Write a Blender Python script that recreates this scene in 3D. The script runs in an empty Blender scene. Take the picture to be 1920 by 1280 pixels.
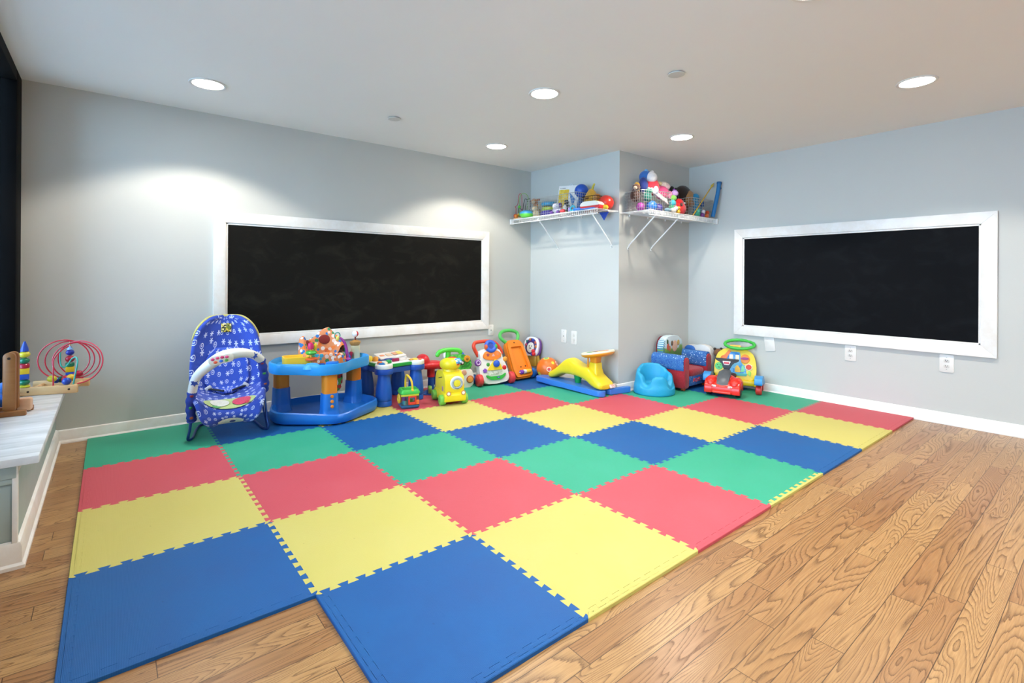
import bpy, bmesh, math, random
from mathutils import Vector, Matrix, Euler
PI = math.pi
C = bpy.context.scene.collection
R = math.radians
random.seed(7)

# ------------------------------------------------------------------ materials
def lin(h):
    h = h.lstrip('#')
    o = []
    for i in (0, 2, 4):
        c = int(h[i:i+2], 16) / 255
        o.append(c / 12.92 if c <= .04045 else ((c + .055) / 1.055) ** 2.4)
    return (o[0], o[1], o[2], 1)

class NT:
    """tiny node-tree helper"""
    def __init__(s, name):
        s.m = bpy.data.materials.new(name); s.m.use_nodes = True
        s.t = s.m.node_tree; s.N = s.t.nodes; s.L = s.t.links
        s.b = s.N['Principled BSDF']
    def n(s, typ, ins=None, **props):
        nd = s.N.new(typ)
        for k, v in props.items(): setattr(nd, k, v)
        for k, v in (ins or {}).items(): s.set(nd.inputs[k], v)
        return nd
    def set(s, sock, v):
        if isinstance(v, bpy.types.NodeSocket): s.L.new(v, sock)
        else: sock.default_value = v
    def math(s, op, a, b=0.0, c=0.0):
        nd = s.N.new('ShaderNodeMath'); nd.operation = op
        s.set(nd.inputs[0], a); s.set(nd.inputs[1], b); s.set(nd.inputs[2], c)
        return nd.outputs[0]
    def vmath(s, op, a, b=(0, 0, 0)):
        nd = s.N.new('ShaderNodeVectorMath'); nd.operation = op
        s.set(nd.inputs[0], a); s.set(nd.inputs[1], b)
        return nd.outputs['Value'] if op in ('LENGTH', 'DISTANCE', 'DOT_PRODUCT') else nd.outputs[0]
    def mix(s, f, a, b, blend='MIX'):
        nd = s.N.new('ShaderNodeMix'); nd.data_type = 'RGBA'; nd.blend_type = blend
        s.set(nd.inputs[0], f); s.set(nd.inputs[6], a); s.set(nd.inputs[7], b)
        return nd.outputs[2]
    def ramp(s, f, stops):
        nd = s.N.new('ShaderNodeValToRGB'); cr = nd.color_ramp
        while len(cr.elements) < len(stops): cr.elements.new(.5)
        for e, (p, c) in zip(cr.elements, stops): e.position = p; e.color = c
        s.set(nd.inputs[0], f)
        return nd.outputs[0]
    def coord(s, which='Object'): return s.N.new('ShaderNodeTexCoord').outputs[which]
    def noise(s, v, scale, detail=2.0, dist=0.0, rough=.5, out='Fac', dims='3D'):
        nd = s.N.new('ShaderNodeTexNoise'); nd.noise_dimensions = dims
        s.set(nd.inputs['Vector'], v); s.set(nd.inputs['Scale'], scale); s.set(nd.inputs['Detail'], detail)
        s.set(nd.inputs['Distortion'], dist); s.set(nd.inputs['Roughness'], rough)
        return nd.outputs[out]
    def bump(s, h, strength=.2, dist=.002):
        nd = s.N.new('ShaderNodeBump'); nd.inputs['Strength'].default_value = strength
        nd.inputs['Distance'].default_value = dist
        s.L.new(h, nd.inputs['Height']); s.L.new(nd.outputs[0], s.b.inputs['Normal'])
    def done(s, col=None, rough=None, **kw):
        if col is not None: s.set(s.b.inputs['Base Color'], col)
        if rough is not None: s.set(s.b.inputs['Roughness'], rough)
        for k, v in kw.items(): s.set(s.b.inputs[k.replace('_', ' ')], v)
        return s.m

MC = {}
def pl(h, rough=.38, var=.05):
    """moulded plastic / painted surface"""
    k = ('pl', h, rough)
    if k not in MC:
        t = NT('plastic_' + h); c = lin(h)
        f = t.noise(t.coord(), 14, 3)
        d = tuple(x * (1 - var * 2.2) for x in c[:3]) + (1,)
        MC[k] = t.done(t.mix(f, d, c), rough)
    return MC[k]
def fab(h, h2=None, scale=60):
    """plush or woven cloth"""
    k = ('fab', h, h2)
    if k not in MC:
        t = NT('cloth_' + h); c = lin(h)
        v = t.coord(); f = t.noise(v, scale, 4, rough=.7)
        d = lin(h2) if h2 else tuple(x * .62 for x in c[:3]) + (1,)
        m = t.done(t.mix(f, d, c), .9, Sheen_Weight=.25)
        t.bump(t.noise(v, scale * 3, 2), .6, .004); MC[k] = m
    return MC[k]
def metal(h, rough=.3):
    k = ('met', h, rough)
    if k not in MC:
        t = NT('metal_' + h); v = t.coord()
        MC[k] = t.done(lin(h), t.math('MULTIPLY_ADD', t.noise(v, 30), .15, rough - .07), Metallic=.85)
    return MC[k]
def blotch(cols, scale=18, rough=.55, name='print', coord='Object', base=None, rad=.42):
    """printed material: voronoi dots in several colours over a base colour"""
    k = ('bl', tuple(cols), scale, base, rad, coord)
    if k not in MC:
        t = NT(name); v = t.coord(coord)
        vo = t.n('ShaderNodeTexVoronoi', {'Vector': v, 'Scale': scale, 'Randomness': .85})
        sx = t.N.new('ShaderNodeSeparateColor'); t.L.new(vo.outputs['Color'], sx.inputs[0])
        st = [(i / len(cols), lin(c)) for i, c in enumerate(cols)]
        nd = t.ramp(sx.outputs[0], st); t.N[-1].color_ramp.interpolation = 'CONSTANT'
        for n_ in t.N:
            if n_.type == 'VALTORGB': n_.color_ramp.interpolation = 'CONSTANT'
        col = nd
        if base:
            m = t.math('LESS_THAN', vo.outputs['Distance'], rad)
            col = t.mix(m, lin(base), nd)
        MC[k] = t.done(col, rough)
    return MC[k]

# ------------------------------------------------------------------ mesh builder
def rz(a): return Matrix.Rotation(a, 4, 'Z')
def rx(a): return Matrix.Rotation(a, 4, 'X')
def ry(a): return Matrix.Rotation(a, 4, 'Y')
def tr(x, y, z): return Matrix.Translation((x, y, z))
def align(d):
    """matrix rotating +Z onto d"""
    return Vector((0, 0, 1)).rotation_difference(Vector(d).normalized()).to_matrix().to_4x4()
def crom(pts, sub=6, closed=False):
    P = [Vector(p) for p in pts]; n = len(P); out = []
    rng = range(n) if closed else range(n - 1)
    for i in rng:
        if closed: a, b, c, d = P[i-1], P[i], P[(i+1) % n], P[(i+2) % n]
        else: a, b, c, d = P[max(i-1, 0)], P[i], P[i+1], P[min(i+2, n-1)]
        for k in range(sub):
            t = k / sub
            out.append(.5 * ((2*b) + (c-a)*t + (2*a-5*b+4*c-d)*t*t + (3*b-a-3*c+d)*t**3))
    if not closed: out.append(P[-1])
    return out

class MB:
    def __init__(s, M=None): s.bm = bmesh.new(); s.M = M or Matrix()
    def _add(s, verts, faces, mi=0, uvs=None):
        vs = [s.bm.verts.new(s.M @ Vector(v)) for v in verts]
        uvl = s.bm.loops.layers.uv.verify() if uvs else None
        out = []
        for f in faces:
            try: fc = s.bm.faces.new([vs[i] for i in f])
            except ValueError: continue
            fc.material_index = mi; out.append(fc)
            if uvs:
                for lp, i in zip(fc.loops, f): lp[uvl].uv = uvs[i]
        return vs, out
    def box(s, c, d, bev=0, rot=None, mi=0, seg=2):
        x, y, z = d[0]/2, d[1]/2, d[2]/2
        V = [(-x,-y,-z),(x,-y,-z),(x,y,-z),(-x,y,-z),(-x,-y,z),(x,-y,z),(x,y,z),(-x,y,z)]
        F = [(3,2,1,0),(4,5,6,7),(0,1,5,4),(1,2,6,5),(2,3,7,6),(3,0,4,7)]
        m = tr(*c) @ (rot or Matrix())
        vs, fs = s._add([m @ Vector(v) for v in V], F, mi)
        if bev:
            es = list({e for f in fs for e in f.edges})
            r = bmesh.ops.bevel(s.bm, geom=es, offset=min(bev, min(d)*.49), segments=seg, affect='EDGES', profile=.5)
            for f in r['faces']: f.material_index = mi
        return s
    def ring_loft(s, rings, cap0=True, cap1=True, closed=True, mi=0, uv=False):
        n = len(rings[0]); V = [p for r_ in rings for p in r_]; F = []
        for i in range(len(rings)-1):
            for j in range(n if closed else n-1):
                a, b = i*n+j, i*n+(j+1) % n
                F.append((a, b, b+n, a+n))
        if cap0: F.append(tuple(range(n-1, -1, -1)))
        if cap1: F.append(tuple((len(rings)-1)*n+j for j in range(n)))
        uvs = None
        if uv: uvs = [(j/max(1, n-1), i/max(1, len(rings)-1)) for i in range(len(rings)) for j in range(n)]
        s._add(V, F, mi, uvs); return s
    def lathe(s, prof, M=None, n=28, mi=0, sq=(1, 1)):
        M = M or Matrix(); rings = []
        for r_, z in prof:
            rings.append([M @ Vector((max(r_, 1e-4)*math.cos(2*PI*j/n)*sq[0], max(r_, 1e-4)*math.sin(2*PI*j/n)*sq[1], z)) for j in range(n)])
        return s.ring_loft(rings, mi=mi)
    def cyl(s, p, q, r0, r1=None, n=20, mi=0, bev=0):
        p, q = Vector(p), Vector(q); h = (q-p).length; r1 = r0 if r1 is None else r1
        M = tr(*p) @ align(q-p)
        if bev: prof = [(r0-bev, 0), (r0-bev*.3, bev*.3), (r0, bev), (r1, h-bev), (r1-bev*.3, h-bev*.3), (r1-bev, h)]
        else: prof = [(r0, 0), (r1, h)]
        return s.lathe(prof, M, n, mi)
    def sph(s, c, r_, rot=None, n=20, mi=0, k=None):
        if not hasattr(r_, '__len__'): r_ = (r_, r_, r_)
        M = tr(*c) @ (rot or Matrix()); m = max(6, n//2); rings = []
        for i in range(m+1):
            t = PI*i/m; sr, z = max(math.sin(t), 2e-3), -math.cos(t)
            rings.append([M @ Vector((r_[0]*sr*math.cos(2*PI*j/n), r_[1]*sr*math.sin(2*PI*j/n), r_[2]*z)) for j in range(n)])
        return s.ring_loft(rings, mi=mi)
    def sq(s, c, r_, e=.5, rot=None, n=28, mi=0):
        """super-ellipsoid (rounded box)"""
        M = tr(*c) @ (rot or Matrix()); m = 14; rings = []
        pw = lambda v: math.copysign(abs(v)**e, v)
        for i in range(m+1):
            t = -PI/2 + PI*i/m; ct, st = max(pw(math.cos(t)), 1e-3), pw(math.sin(t))
            rings.append([M @ Vector((r_[0]*ct*pw(math.cos(2*PI*j/n)), r_[1]*ct*pw(math.sin(2*PI*j/n)), r_[2]*st)) for j in range(n)])
        return s.ring_loft(rings, mi=mi)
    def tube(s, pts, r_, closed=False, n=8, sub=6, mi=0, smooth=True):
        P = crom(pts, sub, closed) if smooth else [Vector(p) for p in pts]
        m = len(P); rad = r_ if callable(r_) else (lambda t: r_)
        T = []
        for i in range(m):
            a = P[i-1] if (closed or i) else P[i]; b = P[(i+1) % m] if (closed or i < m-1) else P[i]
            d = (b-a); T.append(d.normalized() if d.length > 1e-9 else Vector((0, 0, 1)))
        up = Vector((0, 0, 1)) if abs(T[0].z) < .9 else Vector((1, 0, 0))
        nrm = (up - T[0]*up.dot(T[0])).normalized(); rings = []
        for i in range(m):
            nrm = (nrm - T[i]*nrm.dot(T[i]))
            nrm = nrm.normalized() if nrm.length > 1e-6 else T[i].orthogonal().normalized()
            bn = T[i].cross(nrm); q = rad(i/max(1, m-1))
            rings.append([P[i] + nrm*q*math.cos(2*PI*j/n) + bn*q*math.sin(2*PI*j/n) for j in range(n)])
        if closed: rings.append(rings[0])
        return s.ring_loft(rings, not closed, not closed, mi=mi)
    def torus(s, c, R_, r_, ax=(0, 0, 1), n=32, m=10, mi=0, sq=(1, 1)):
        M = tr(*c) @ align(ax)
        pts = [M @ Vector((R_*sq[0]*math.cos(2*PI*i/n), R_*sq[1]*math.sin(2*PI*i/n), 0)) for i in range(n)]
        return s.tube(pts, r_, True, m, mi=mi, smooth=False)
    def prism(s, poly, z0, z1, bev=0, M=None, mi=0, seg=2, vert=False, botbev=True):
        M = M or Matrix(); n = len(poly)
        a = sum(poly[i][0]*poly[(i+1) % n][1]-poly[(i+1) % n][0]*poly[i][1] for i in range(n))
        if a < 0: poly = poly[::-1]
        V = [M @ Vector((p[0], p[1], z0)) for p in poly] + [M @ Vector((p[0], p[1], z1)) for p in poly]
        F = [tuple(range(n-1, -1, -1)), tuple(range(n, 2*n))] + [(i, (i+1) % n, n+(i+1) % n, n+i) for i in range(n)]
        vs, fs = s._add(V, F, mi)
        if bev:
            top = set(fs[1].edges); bot = set(fs[0].edges)
            es = list(top | (bot if botbev else set()))
            r = bmesh.ops.bevel(s.bm, geom=es, offset=bev, segments=seg, affect='EDGES', profile=.5, clamp_overlap=True)
            for f in r['faces']: f.material_index = mi
        return s
    def grid(s, fn, nu, nv, mi=0, uv=(1, 1), closed_u=False):
        V, U, F = [], [], []
        for j in range(nv+1):
            for i in range(nu+1):
                V.append(fn(i/nu, j/nv)); U.append((i/nu*uv[0], j/nv*uv[1]))
        for j in range(nv):
            for i in range(nu):
                a = j*(nu+1)+i; F.append((a, a+1, a+nu+2, a+nu+1))
        s._add(V, F, mi, U); return s
    def text(s, body, size, M, mi=0, depth=.001):
        cu = bpy.data.curves.new('t', 'FONT'); cu.body = body; cu.size = size; cu.align_x = 'CENTER'; cu.align_y = 'CENTER'
        cu.extrude = depth; cu.resolution_u = 2
        ob = bpy.data.objects.new('t', cu); C.objects.link(ob)
        dg = bpy.context.evaluated_depsgraph_get(); me = bpy.data.meshes.new_from_object(ob.evaluated_get(dg))
        s._add([M @ v.co for v in me.vertices], [tuple(p.vertices) for p in me.polygons], mi)
        bpy.data.objects.remove(ob); bpy.data.meshes.remove(me); bpy.data.curves.remove(cu)
        return s
    def out(s, name, mats, parent=None, label=None, smooth=True, angle=40, solid=0, subd=0, weld=True, kind=None):
        if weld: bmesh.ops.remove_doubles(s.bm, verts=s.bm.verts, dist=1e-5)
        bmesh.ops.recalc_face_normals(s.bm, faces=s.bm.faces)
        me = bpy.data.meshes.new(name); s.bm.to_mesh(me); s.bm.free()
        if smooth:
            for p in me.polygons: p.use_smooth = True
            me.set_sharp_from_angle(angle=R(angle))
        for m in (mats if isinstance(mats, (list, tuple)) else [mats]): me.materials.append(m)
        o = bpy.data.objects.new(name, me); C.objects.link(o)
        if parent: o.parent = parent
        if label: o['label'] = label
        if kind: o['kind'] = kind
        if solid:
            md = o.modifiers.new('solid', 'SOLIDIFY'); md.thickness = solid; md.offset = 0
        if subd:
            md = o.modifiers.new('sub', 'SUBSURF'); md.levels = subd; md.render_levels = subd
        return o

def rrect(w, h, r_, n=5, cx=0, cy=0):
    P = []
    for sx, sy, a0 in ((1, 1, 0), (-1, 1, 90), (-1, -1, 180), (1, -1, 270)):
        for k in range(n+1):
            a = R(a0 + 90*k/n)
            P.append((cx + sx*(w/2-r_) + r_*math.cos(a), cy + sy*(h/2-r_) + r_*math.sin(a)))
    return P
def ellipse(a, b, n=28, cx=0, cy=0): return [(cx+a*math.cos(2*PI*i/n), cy+b*math.sin(2*PI*i/n)) for i in range(n)]
def roundpoly(P, r_, n=4):
    out = []; m = len(P)
    for i in range(m):
        p, a, b = Vector(P[i]).to_2d(), Vector(P[i-1]).to_2d(), Vector(P[(i+1) % m]).to_2d()
        rr = r_[i] if hasattr(r_, '__len__') else r_
        d1, d2 = a-p, b-p; l = min(rr, d1.length*.49, d2.length*.49)
        s, e = p+d1.normalized()*l, p+d2.normalized()*l
        for k in range(n+1):
            t = k/n; out.append(tuple(s*(1-t)**2 + p*2*t*(1-t) + e*t*t))
    return out
def star(n, r1, r2, cx=0, cy=0, a0=PI/2):
    return [(cx+(r1 if i % 2 == 0 else r2)*math.cos(a0+PI*i/n), cy+(r1 if i % 2 == 0 else r2)*math.sin(a0+PI*i/n)) for i in range(2*n)]

def thing(name, label, cat, loc=(0, 0, 0), rot=0, group=None):
    o = bpy.data.objects.new(name, None); C.objects.link(o); o.empty_display_size = .05
    o.location = loc; o.rotation_euler = (0, 0, rot) if not hasattr(rot, '__len__') else rot
    o['label'] = label; o['category'] = cat
    if group: o['group'] = group
    return o
def tag(o, label, cat, group=None):
    o['label'] = label; o['category'] = cat
    if group: o['group'] = group
    return o
def struct(o): o['kind'] = 'structure'; return o
def face_rot(fx, fy): return math.atan2(fx, -fy)
FRONT = rx(PI/2)     # polygon (x,y)->(x,z), extrude z -> -y (towards the front)
Z0 = .013            # top of the foam mat
# ================================================================== ROOM
YL, XR, XP, YP, H = .061, 4.827, 3.69, -1.165, 2.208
YB, XW = -7.4, -.36          # wall behind the camera, window plane

def wall_mat(name, c1, c2):
    t = NT(name); v = t.coord()
    f = t.noise(v, 1.6, 4, rough=.6)
    m = t.done(t.mix(f, lin(c1), lin(c2)), t.math('MULTIPLY_ADD', f, .15, .5))
    # faint horizontal fibre of the roller coat
    mp = t.n('ShaderNodeMapping', {'Vector': v}); mp.inputs['Scale'].default_value = (8, 8, 120)
    t.bump(t.math('ADD', t.noise(mp.outputs[0], 3, 3), t.noise(v, 220, 2)), .12, .002)
    return m
WALL = wall_mat('wall_paint', '#c2c2bc', '#c8c8c1')
CEIL = wall_mat('ceiling_paint', '#f3f0ea', '#f6f4ef')
def trim_mat():
    t = NT('white_trim_paint'); v = t.coord()
    f = t.noise(v, 9, 5, rough=.65)
    g = t.ramp(f, [(.35, (1, 1, 1, 1)), (.62, (.0, .0, .0, 1)), (.75, (0, 0, 0, 1))])
    m = t.done(t.mix(g, lin('#e9e3da'), lin('#f1efeb')), .35)
    t.bump(f, .15, .003); return m
TRIM = trim_mat()

def floor_mat():
    t = NT('oak_plank_floor'); v = t.coord()
    s = t.N.new('ShaderNodeSeparateXYZ'); t.L.new(v, s.inputs[0]); X, Y = s.outputs[0], s.outputs[1]
    pw, plen = .083, .92
    yr = t.math('DIVIDE', t.math('ADD', Y, 20.03), pw); row = t.math('FLOOR', yr); fy = t.math('FRACT', yr)
    wn = t.n('ShaderNodeTexWhiteNoise', {'W': row}, noise_dimensions='1D')
    xr = t.math('ADD', t.math('DIVIDE', X, plen), t.math('MULTIPLY_ADD', wn.outputs['Value'], 7.0, 20.0))
    col = t.math('FLOOR', xr); fx = t.math('FRACT', xr)
    cb = t.N.new('ShaderNodeCombineXYZ'); t.L.new(row, cb.inputs[0]); t.L.new(col, cb.inputs[1])
    pid = t.n('ShaderNodeTexWhiteNoise', {'Vector': cb.outputs[0]}, noise_dimensions='3D')
    ps = t.N.new('ShaderNodeSeparateColor'); t.L.new(pid.outputs['Color'], ps.inputs[0])
    # per-plank coordinates, stretched along the plank
    off = t.vmath('MULTIPLY', pid.outputs['Color'], (37, 53, 71))
    pos = t.N.new('ShaderNodeCombineXYZ')
    t.L.new(t.math('MULTIPLY', X, .62), pos.inputs[0]); t.L.new(t.math('MULTIPLY', Y, 5.6), pos.inputs[1])
    p = t.vmath('ADD', pos.outputs[0], off)
    hgt = t.noise(p, 1.25, 2.2, .35, .45)
    fine = t.noise(t.vmath('MULTIPLY', p, (2.0, 6, 1)), 5, 3, .3)
    freq = t.math('MULTIPLY_ADD', ps.outputs[0], 46, 20)
    ph = t.math('ADD', t.math('MULTIPLY', hgt, freq), t.math('MULTIPLY', fine, .5))
    fr = t.math('FRACT', ph)
    # growth-ring profile: pale, then slowly darker to a sharp porous edge
    ring = t.math('POWER', fr, 4.2)
    edge = t.math('SMOOTH_MIN', ring, t.math('MULTIPLY', t.math('SUBTRACT', 1, fr), 9), .15)
    pore = t.noise(t.vmath('MULTIPLY', v, (60, 260, 1)), 3, 2, 0, .7)
    porem = t.ramp(pore, [(.36, (0, 0, 0, 1)), (.62, (1, 1, 1, 1))])
    g = t.math('MULTIPLY', edge, t.math('MULTIPLY_ADD', porem, .55, .6))
    light = t.mix(ps.outputs[1], lin('#b58c5a'), lin('#8e5e39'))
    light = t.mix(t.math('MULTIPLY', t.noise(p, 3, 3), .55), light, lin('#ba9460'))
    c = t.mix(t.math('MINIMUM', t.math('MULTIPLY', g, 1.25), 1), light, lin('#523110'))
    str_ = t.noise(t.vmath('MULTIPLY', v, (5, 120, 1)), 2.2, 4, .3, .65)
    c = t.mix(t.math('MULTIPLY', t.ramp(str_, [(.42, (1, 1, 1, 1)), (.6, (0, 0, 0, 1))]), .3), c, lin('#7a4f28'))
    # seams between planks
    ey = t.math('MINIMUM', fy, t.math('SUBTRACT', 1, fy)); ex = t.math('MINIMUM', fx, t.math('SUBTRACT', 1, fx))
    sy = t.math('LESS_THAN', ey, .0135); sx = t.math('LESS_THAN', ex, .0013)
    seam = t.math('MAXIMUM', sy, sx)
    c = t.mix(t.math('MULTIPLY', seam, .82), c, lin('#3a2412'))
    m = t.done(c, t.math('MULTIPLY_ADD', g, .12, .3))
    t.bump(t.math('SUBTRACT', t.math('MULTIPLY', g, -.25), seam), .25, .0015)
    return m
FLOOR = floor_mat()

def slab(name, lo, hi, mat):
    b = MB(); b.box([(a+c)/2 for a, c in zip(lo, hi)], [c-a for a, c in zip(lo, hi)])
    return struct(b.out(name, mat, smooth=False))
slab('floor', (-.9, YB-.2, -.12), (XR+.2, YL+.2, 0), FLOOR)
slab('ceiling', (XW-.02, YB-.2, H), (XR+.2, YL+.2, H+.12), CEIL)
slab('wall_left', (-.9, YL, 0), (XR+.2, YL+.2, H), WALL)
slab('wall_right', (XR, YB-.2, 0), (XR+.2, YL, H), WALL)
slab('wall_back', (-.9, YB-.2, 0), (XR, YB, H), WALL)
slab('wall_pillar', (XP, YP, 0), (XR, YL, H), WALL)
slab('wall_window_side', (-.55, YB, 0), (XW-.02, YL, .36), WALL)
slab('wall_window_end', (-.55, YB, .36), (XW-.02, -5.3, H), WALL)

def baseboard(name, p, q, nrm):
    """board with a rounded top and a shoe moulding, running p->q, nrm = into the room"""
    p, q, nrm = Vector((*p, 0)), Vector((*q, 0)), Vector((*nrm, 0))
    prof = [(0, 0), (.026, 0), (.026, .009), (.021, .017), (.013, .02), (.012, .062), (.0105, .066), (.0105, .072), (.008, .079), (.003, .083), (0, .083)]
    b = MB(); rings = [[e + nrm*d + Vector((0, 0, z)) for d, z in prof] for e in (p, q)]
    b.ring_loft(rings); return struct(b.out(name, TRIM, angle=25))
baseboard('baseboard_left', (-.168, YL), (XP-.001, YL), (0, -1))
baseboard('baseboard_pillar_side', (XP, YL-.027), (XP, YP-.0), (-1, 0))
baseboard('baseboard_pillar_front', (XP-.026, YP), (XR-.001, YP), (0, -1))
baseboard('baseboard_right', (XR, YP-.027), (XR, YB), (-1, 0))

# ---- window: black metal frame from the sill to the ceiling, dark wall added outside to blacken the view through it
tb_ = NT('black_frame_paint'); BLACK = tb_.done(tb_.mix(tb_.noise(tb_.coord(), 8, 3), lin('#040405'), lin('#0a0b0d')), .75, Specular_IOR_Level=.12)
def glass():
    t = NT('window_glass'); N, L = t.N, t.L
    tb = N.new('ShaderNodeBsdfTransparent'); tb.inputs[0].default_value = (.86, .93, .97, 1)
    gb = N.new('ShaderNodeBsdfGlossy'); gb.inputs['Roughness'].default_value = .02
    fr = N.new('ShaderNodeFresnel'); fr.inputs[0].default_value = 1.45
    mx = N.new('ShaderNodeMixShader'); L.new(fr.outputs[0], mx.inputs[0]); L.new(tb.outputs[0], mx.inputs[1]); L.new(gb.outputs[0], mx.inputs[2])
    L.new(mx.outputs[0], N['Material Output'].inputs[0]); return t.m
GLASS = glass()
wf = MB()
wf.box((XW-.005, YL-.1, 1.30), (.07, .2, 1.81), .004)                    # jamb against the long wall
for y in (-1.7, -3.5, -5.25): wf.box((XW-.02, y, 1.3), (.05, .09, 1.81), .003)
wf.box((XW-.012, -2.6, .425), (.06, 5.4, .07), .003)
wf.box((XW-.003, -2.64, 2.175), (.065, 5.38, .066), .003)
w1 = struct(wf.out('window_1', BLACK))
wg = MB(); wg.box((XW-.03, -2.65, 1.3), (.008, 5.2, 1.7)); wg.out('glass_pane', GLASS, w1, smooth=False)
def dark_blocker():
    t = NT('added_dark_wall'); v = t.coord()
    m = t.done(t.mix(t.noise(v, 6, 3), lin('#0b1524'), lin('#16263a')), .8); return m
slab('wall_added_outside', (-4.5, .3, -.6), (-.56, .6, 4.2), dark_blocker())  # invented dark wall, hides bright sky behind the visible strip of glass
tg = NT('pavement_outside')
slab('ground_outside', (-9, -9, -.75), (-.56, .3, -.6), tg.done(tg.mix(tg.noise(tg.coord(), 3, 4), lin('#8d9298'), lin('#a7abb0')), .9))

# ---- marble window ledge on a panelled cabinet
def marble():
    t = NT('white_marble'); v = t.coord()
    mp = t.n('ShaderNodeMapping', {'Vector': v}); mp.inputs['Scale'].default_value = (1.2, 5, 1); mp.inputs['Rotation'].default_value = (0, 0, .12)
    f = t.noise(mp.outputs[0], 3.0, 6, .6, .6)
    g = t.ramp(f, [(.3, (0, 0, 0, 1)), (.7, (1, 1, 1, 1))])
    return t.done(t.mix(g, lin('#c3c7c8'), lin('#eceef0')), .22)
led = MB()
led.box((-.234, (YL-1.65)/2, .385), (.252, YL+1.65-.002, .03), .006)
tag(led.out('window_ledge', marble()), 'white marble ledge under the black window holding the wooden bead toys', 'ledge')
cab = thing('ledge_cabinet', 'low grey green panelled cabinet carrying the marble window ledge', 'cabinet', (0, 0, 0))
PANEL = pl('#a9b9b5', .5)
b = MB(); b.box((-.265, (YL-1.60)/2, .185), (.19, YL+1.60-.004, .37), .002); b.out('body', PANEL, cab)
b = MB()                                                               # mouldings of the end panel and the white corner post
b.box((-.262, -1.607, .345), (.184, .014, .05), .004); b.box((-.262, -1.604, .31), (.18, .01, .02), .003)
b.out('moulding', PANEL, cab)
b = MB(); b.box((-.174, -1.604, .2), (.016, .016, .33), .003); b.box((-.172, -.8, .352), (.012, 1.6, .034), .003); b.out('corner_post', TRIM, cab)
b = MB()
prof = [(0, 0), (.024, 0), (.024, .012), (.016, .02), (.015, .075), (.01, .09), (0, .095)]
path = [(Vector((-.36, -1.602, 0)), Vector((0, -1, 0))), (Vector((-.17, -1.602, 0)), Vector((1, -1, 0))), (Vector((-.17, YL-.028, 0)), Vector((1, 0, 0)))]
b.ring_loft([[p + n_*d + Vector((0, 0, z)) for d, z in prof] for p, n_ in path]); b.out('base_moulding', TRIM, cab, angle=25)

# ---- chalkboards
def slate(name, c1, c2):
    t = NT(name); v = t.coord()
    mp = t.n('ShaderNodeMapping', {'Vector': v}); mp.inputs['Scale'].default_value = (1.6, 1.6, 2.6)
    f = t.noise(mp.outputs[0], 3, 6, .8, .65)
    g = t.ramp(f, [(.5, (0, 0, 0, 1)), (.78, (1, 1, 1, 1))])
    return t.done(t.mix(t.math('MULTIPLY', g, .32), lin(c1), lin(c2)), .85, Specular_IOR_Level=.15)
def chalkboard(name, lab, w, h, fw, M, mat, loc):
    t = thing(name, lab, 'chalkboard', loc, (0, 0, M))
    b = MB(); b.box((w/2, -.006, h/2), (w-2*fw+.03, .012, h-2*fw+.03)); b.out('slate', mat, t, smooth=False)
    b = MB()
    for poly in ([(0, 0), (w, 0), (w-fw, fw), (fw, fw)], [(w, 0), (w, h), (w-fw, h-fw), (w-fw, fw)], [(w, h), (0, h), (fw, h-fw), (w-fw, h-fw)], [(0, h), (0, 0), (fw, fw), (fw, h-fw)]):
        b.prism(poly, 0, .024, .0022, FRONT)
        n = len(poly); cx, cz = w/2, h/2                               # thin inner bead beside the slate
    for x0, z0, x1, z1 in ((fw, fw, w-fw, fw+.014), (fw, h-fw-.014, w-fw, h-fw), (fw, fw, fw+.014, h-fw), (w-fw-.014, fw, w-fw, h-fw)):
        b.box(((x0+x1)/2, -.0085, (z0+z1)/2), (x1-x0, .017, z1-z0), .003)
    b.out('frame', TRIM, t, angle=25)
    return t
chalkboard('chalkboard', 'long black chalkboard in white frame above the bouncer and activity centre', 2.448, .99, .078, 0, slate('slate_brown_black', '#14120e', '#3a382f'), (.663, YL, .52))
chalkboard('chalkboard', 'black chalkboard in white frame above three wall plates on the right wall', 1.848, 1.01, .082, -PI/2, slate('slate_blue_black', '#0a0c10', '#22262a'), (XR, -1.668, .512))

# ---- wall plates
def plate(lab, kind, loc, rot, w=.08, h=.126, tilt=0):
    t = thing('wall_plate' if kind != 'outlet' else 'wall_outlet', lab, 'wall plate' if kind != 'outlet' else 'outlet', loc, (0, tilt, rot))
    WP, SL = pl('#ece8e0', .35), pl('#2a2724', .5)
    b = MB(); b.prism(rrect(w, h, .006), 0, .006, .0025, FRONT); b.out('cover', WP, t)
    if kind == 'outlet':
        for z in (.0195, -.0195):
            b = MB(); b.prism(roundpoly([(-.017, -.011), (.017, -.011), (.017, .011), (-.017, .011)], .008), .006, .0085, .001, tr(0, 0, z) @ FRONT); rc = b.out('receptacle', pl('#dcd8cf', .4), t)
            b = MB()
            for x, hh in ((-.0065, .009), (.0065, .0075)): b.box((x, -.0088, z+.003), (.0024, .001, hh))
            b.cyl((0, -.0083, z-.006), (0, -.0093, z-.006), .0026, n=10); b.out('slot', SL, rc)
    if kind == 'jack':
        b = MB(); b.cyl((0, -.006, 0), (0, -.012, 0), .0045, n=12); b.out('socket', metal('#8c8c88'), t)
    if kind == 'dial':
        for z in (.022, -.022):
            b = MB(); b.cyl((0, -.005, z), (0, -.0085, z), .014, n=18, bev=.001); b.out('receptacle', pl('#dcd8cf', .4), t)
    if kind != 'blank':
        for z in (.042, -.042):
            b = MB(); b.cyl((0, -.005, z*h/.126), (0, -.0072, z*h/.126), .003, n=10); b.out('screw', metal('#b5b2aa'), t)
    return t
plate('white jack plate at the lower right corner of the long chalkboard', 'jack', (3.151, YL, .503), 0, .066, .11)
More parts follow.
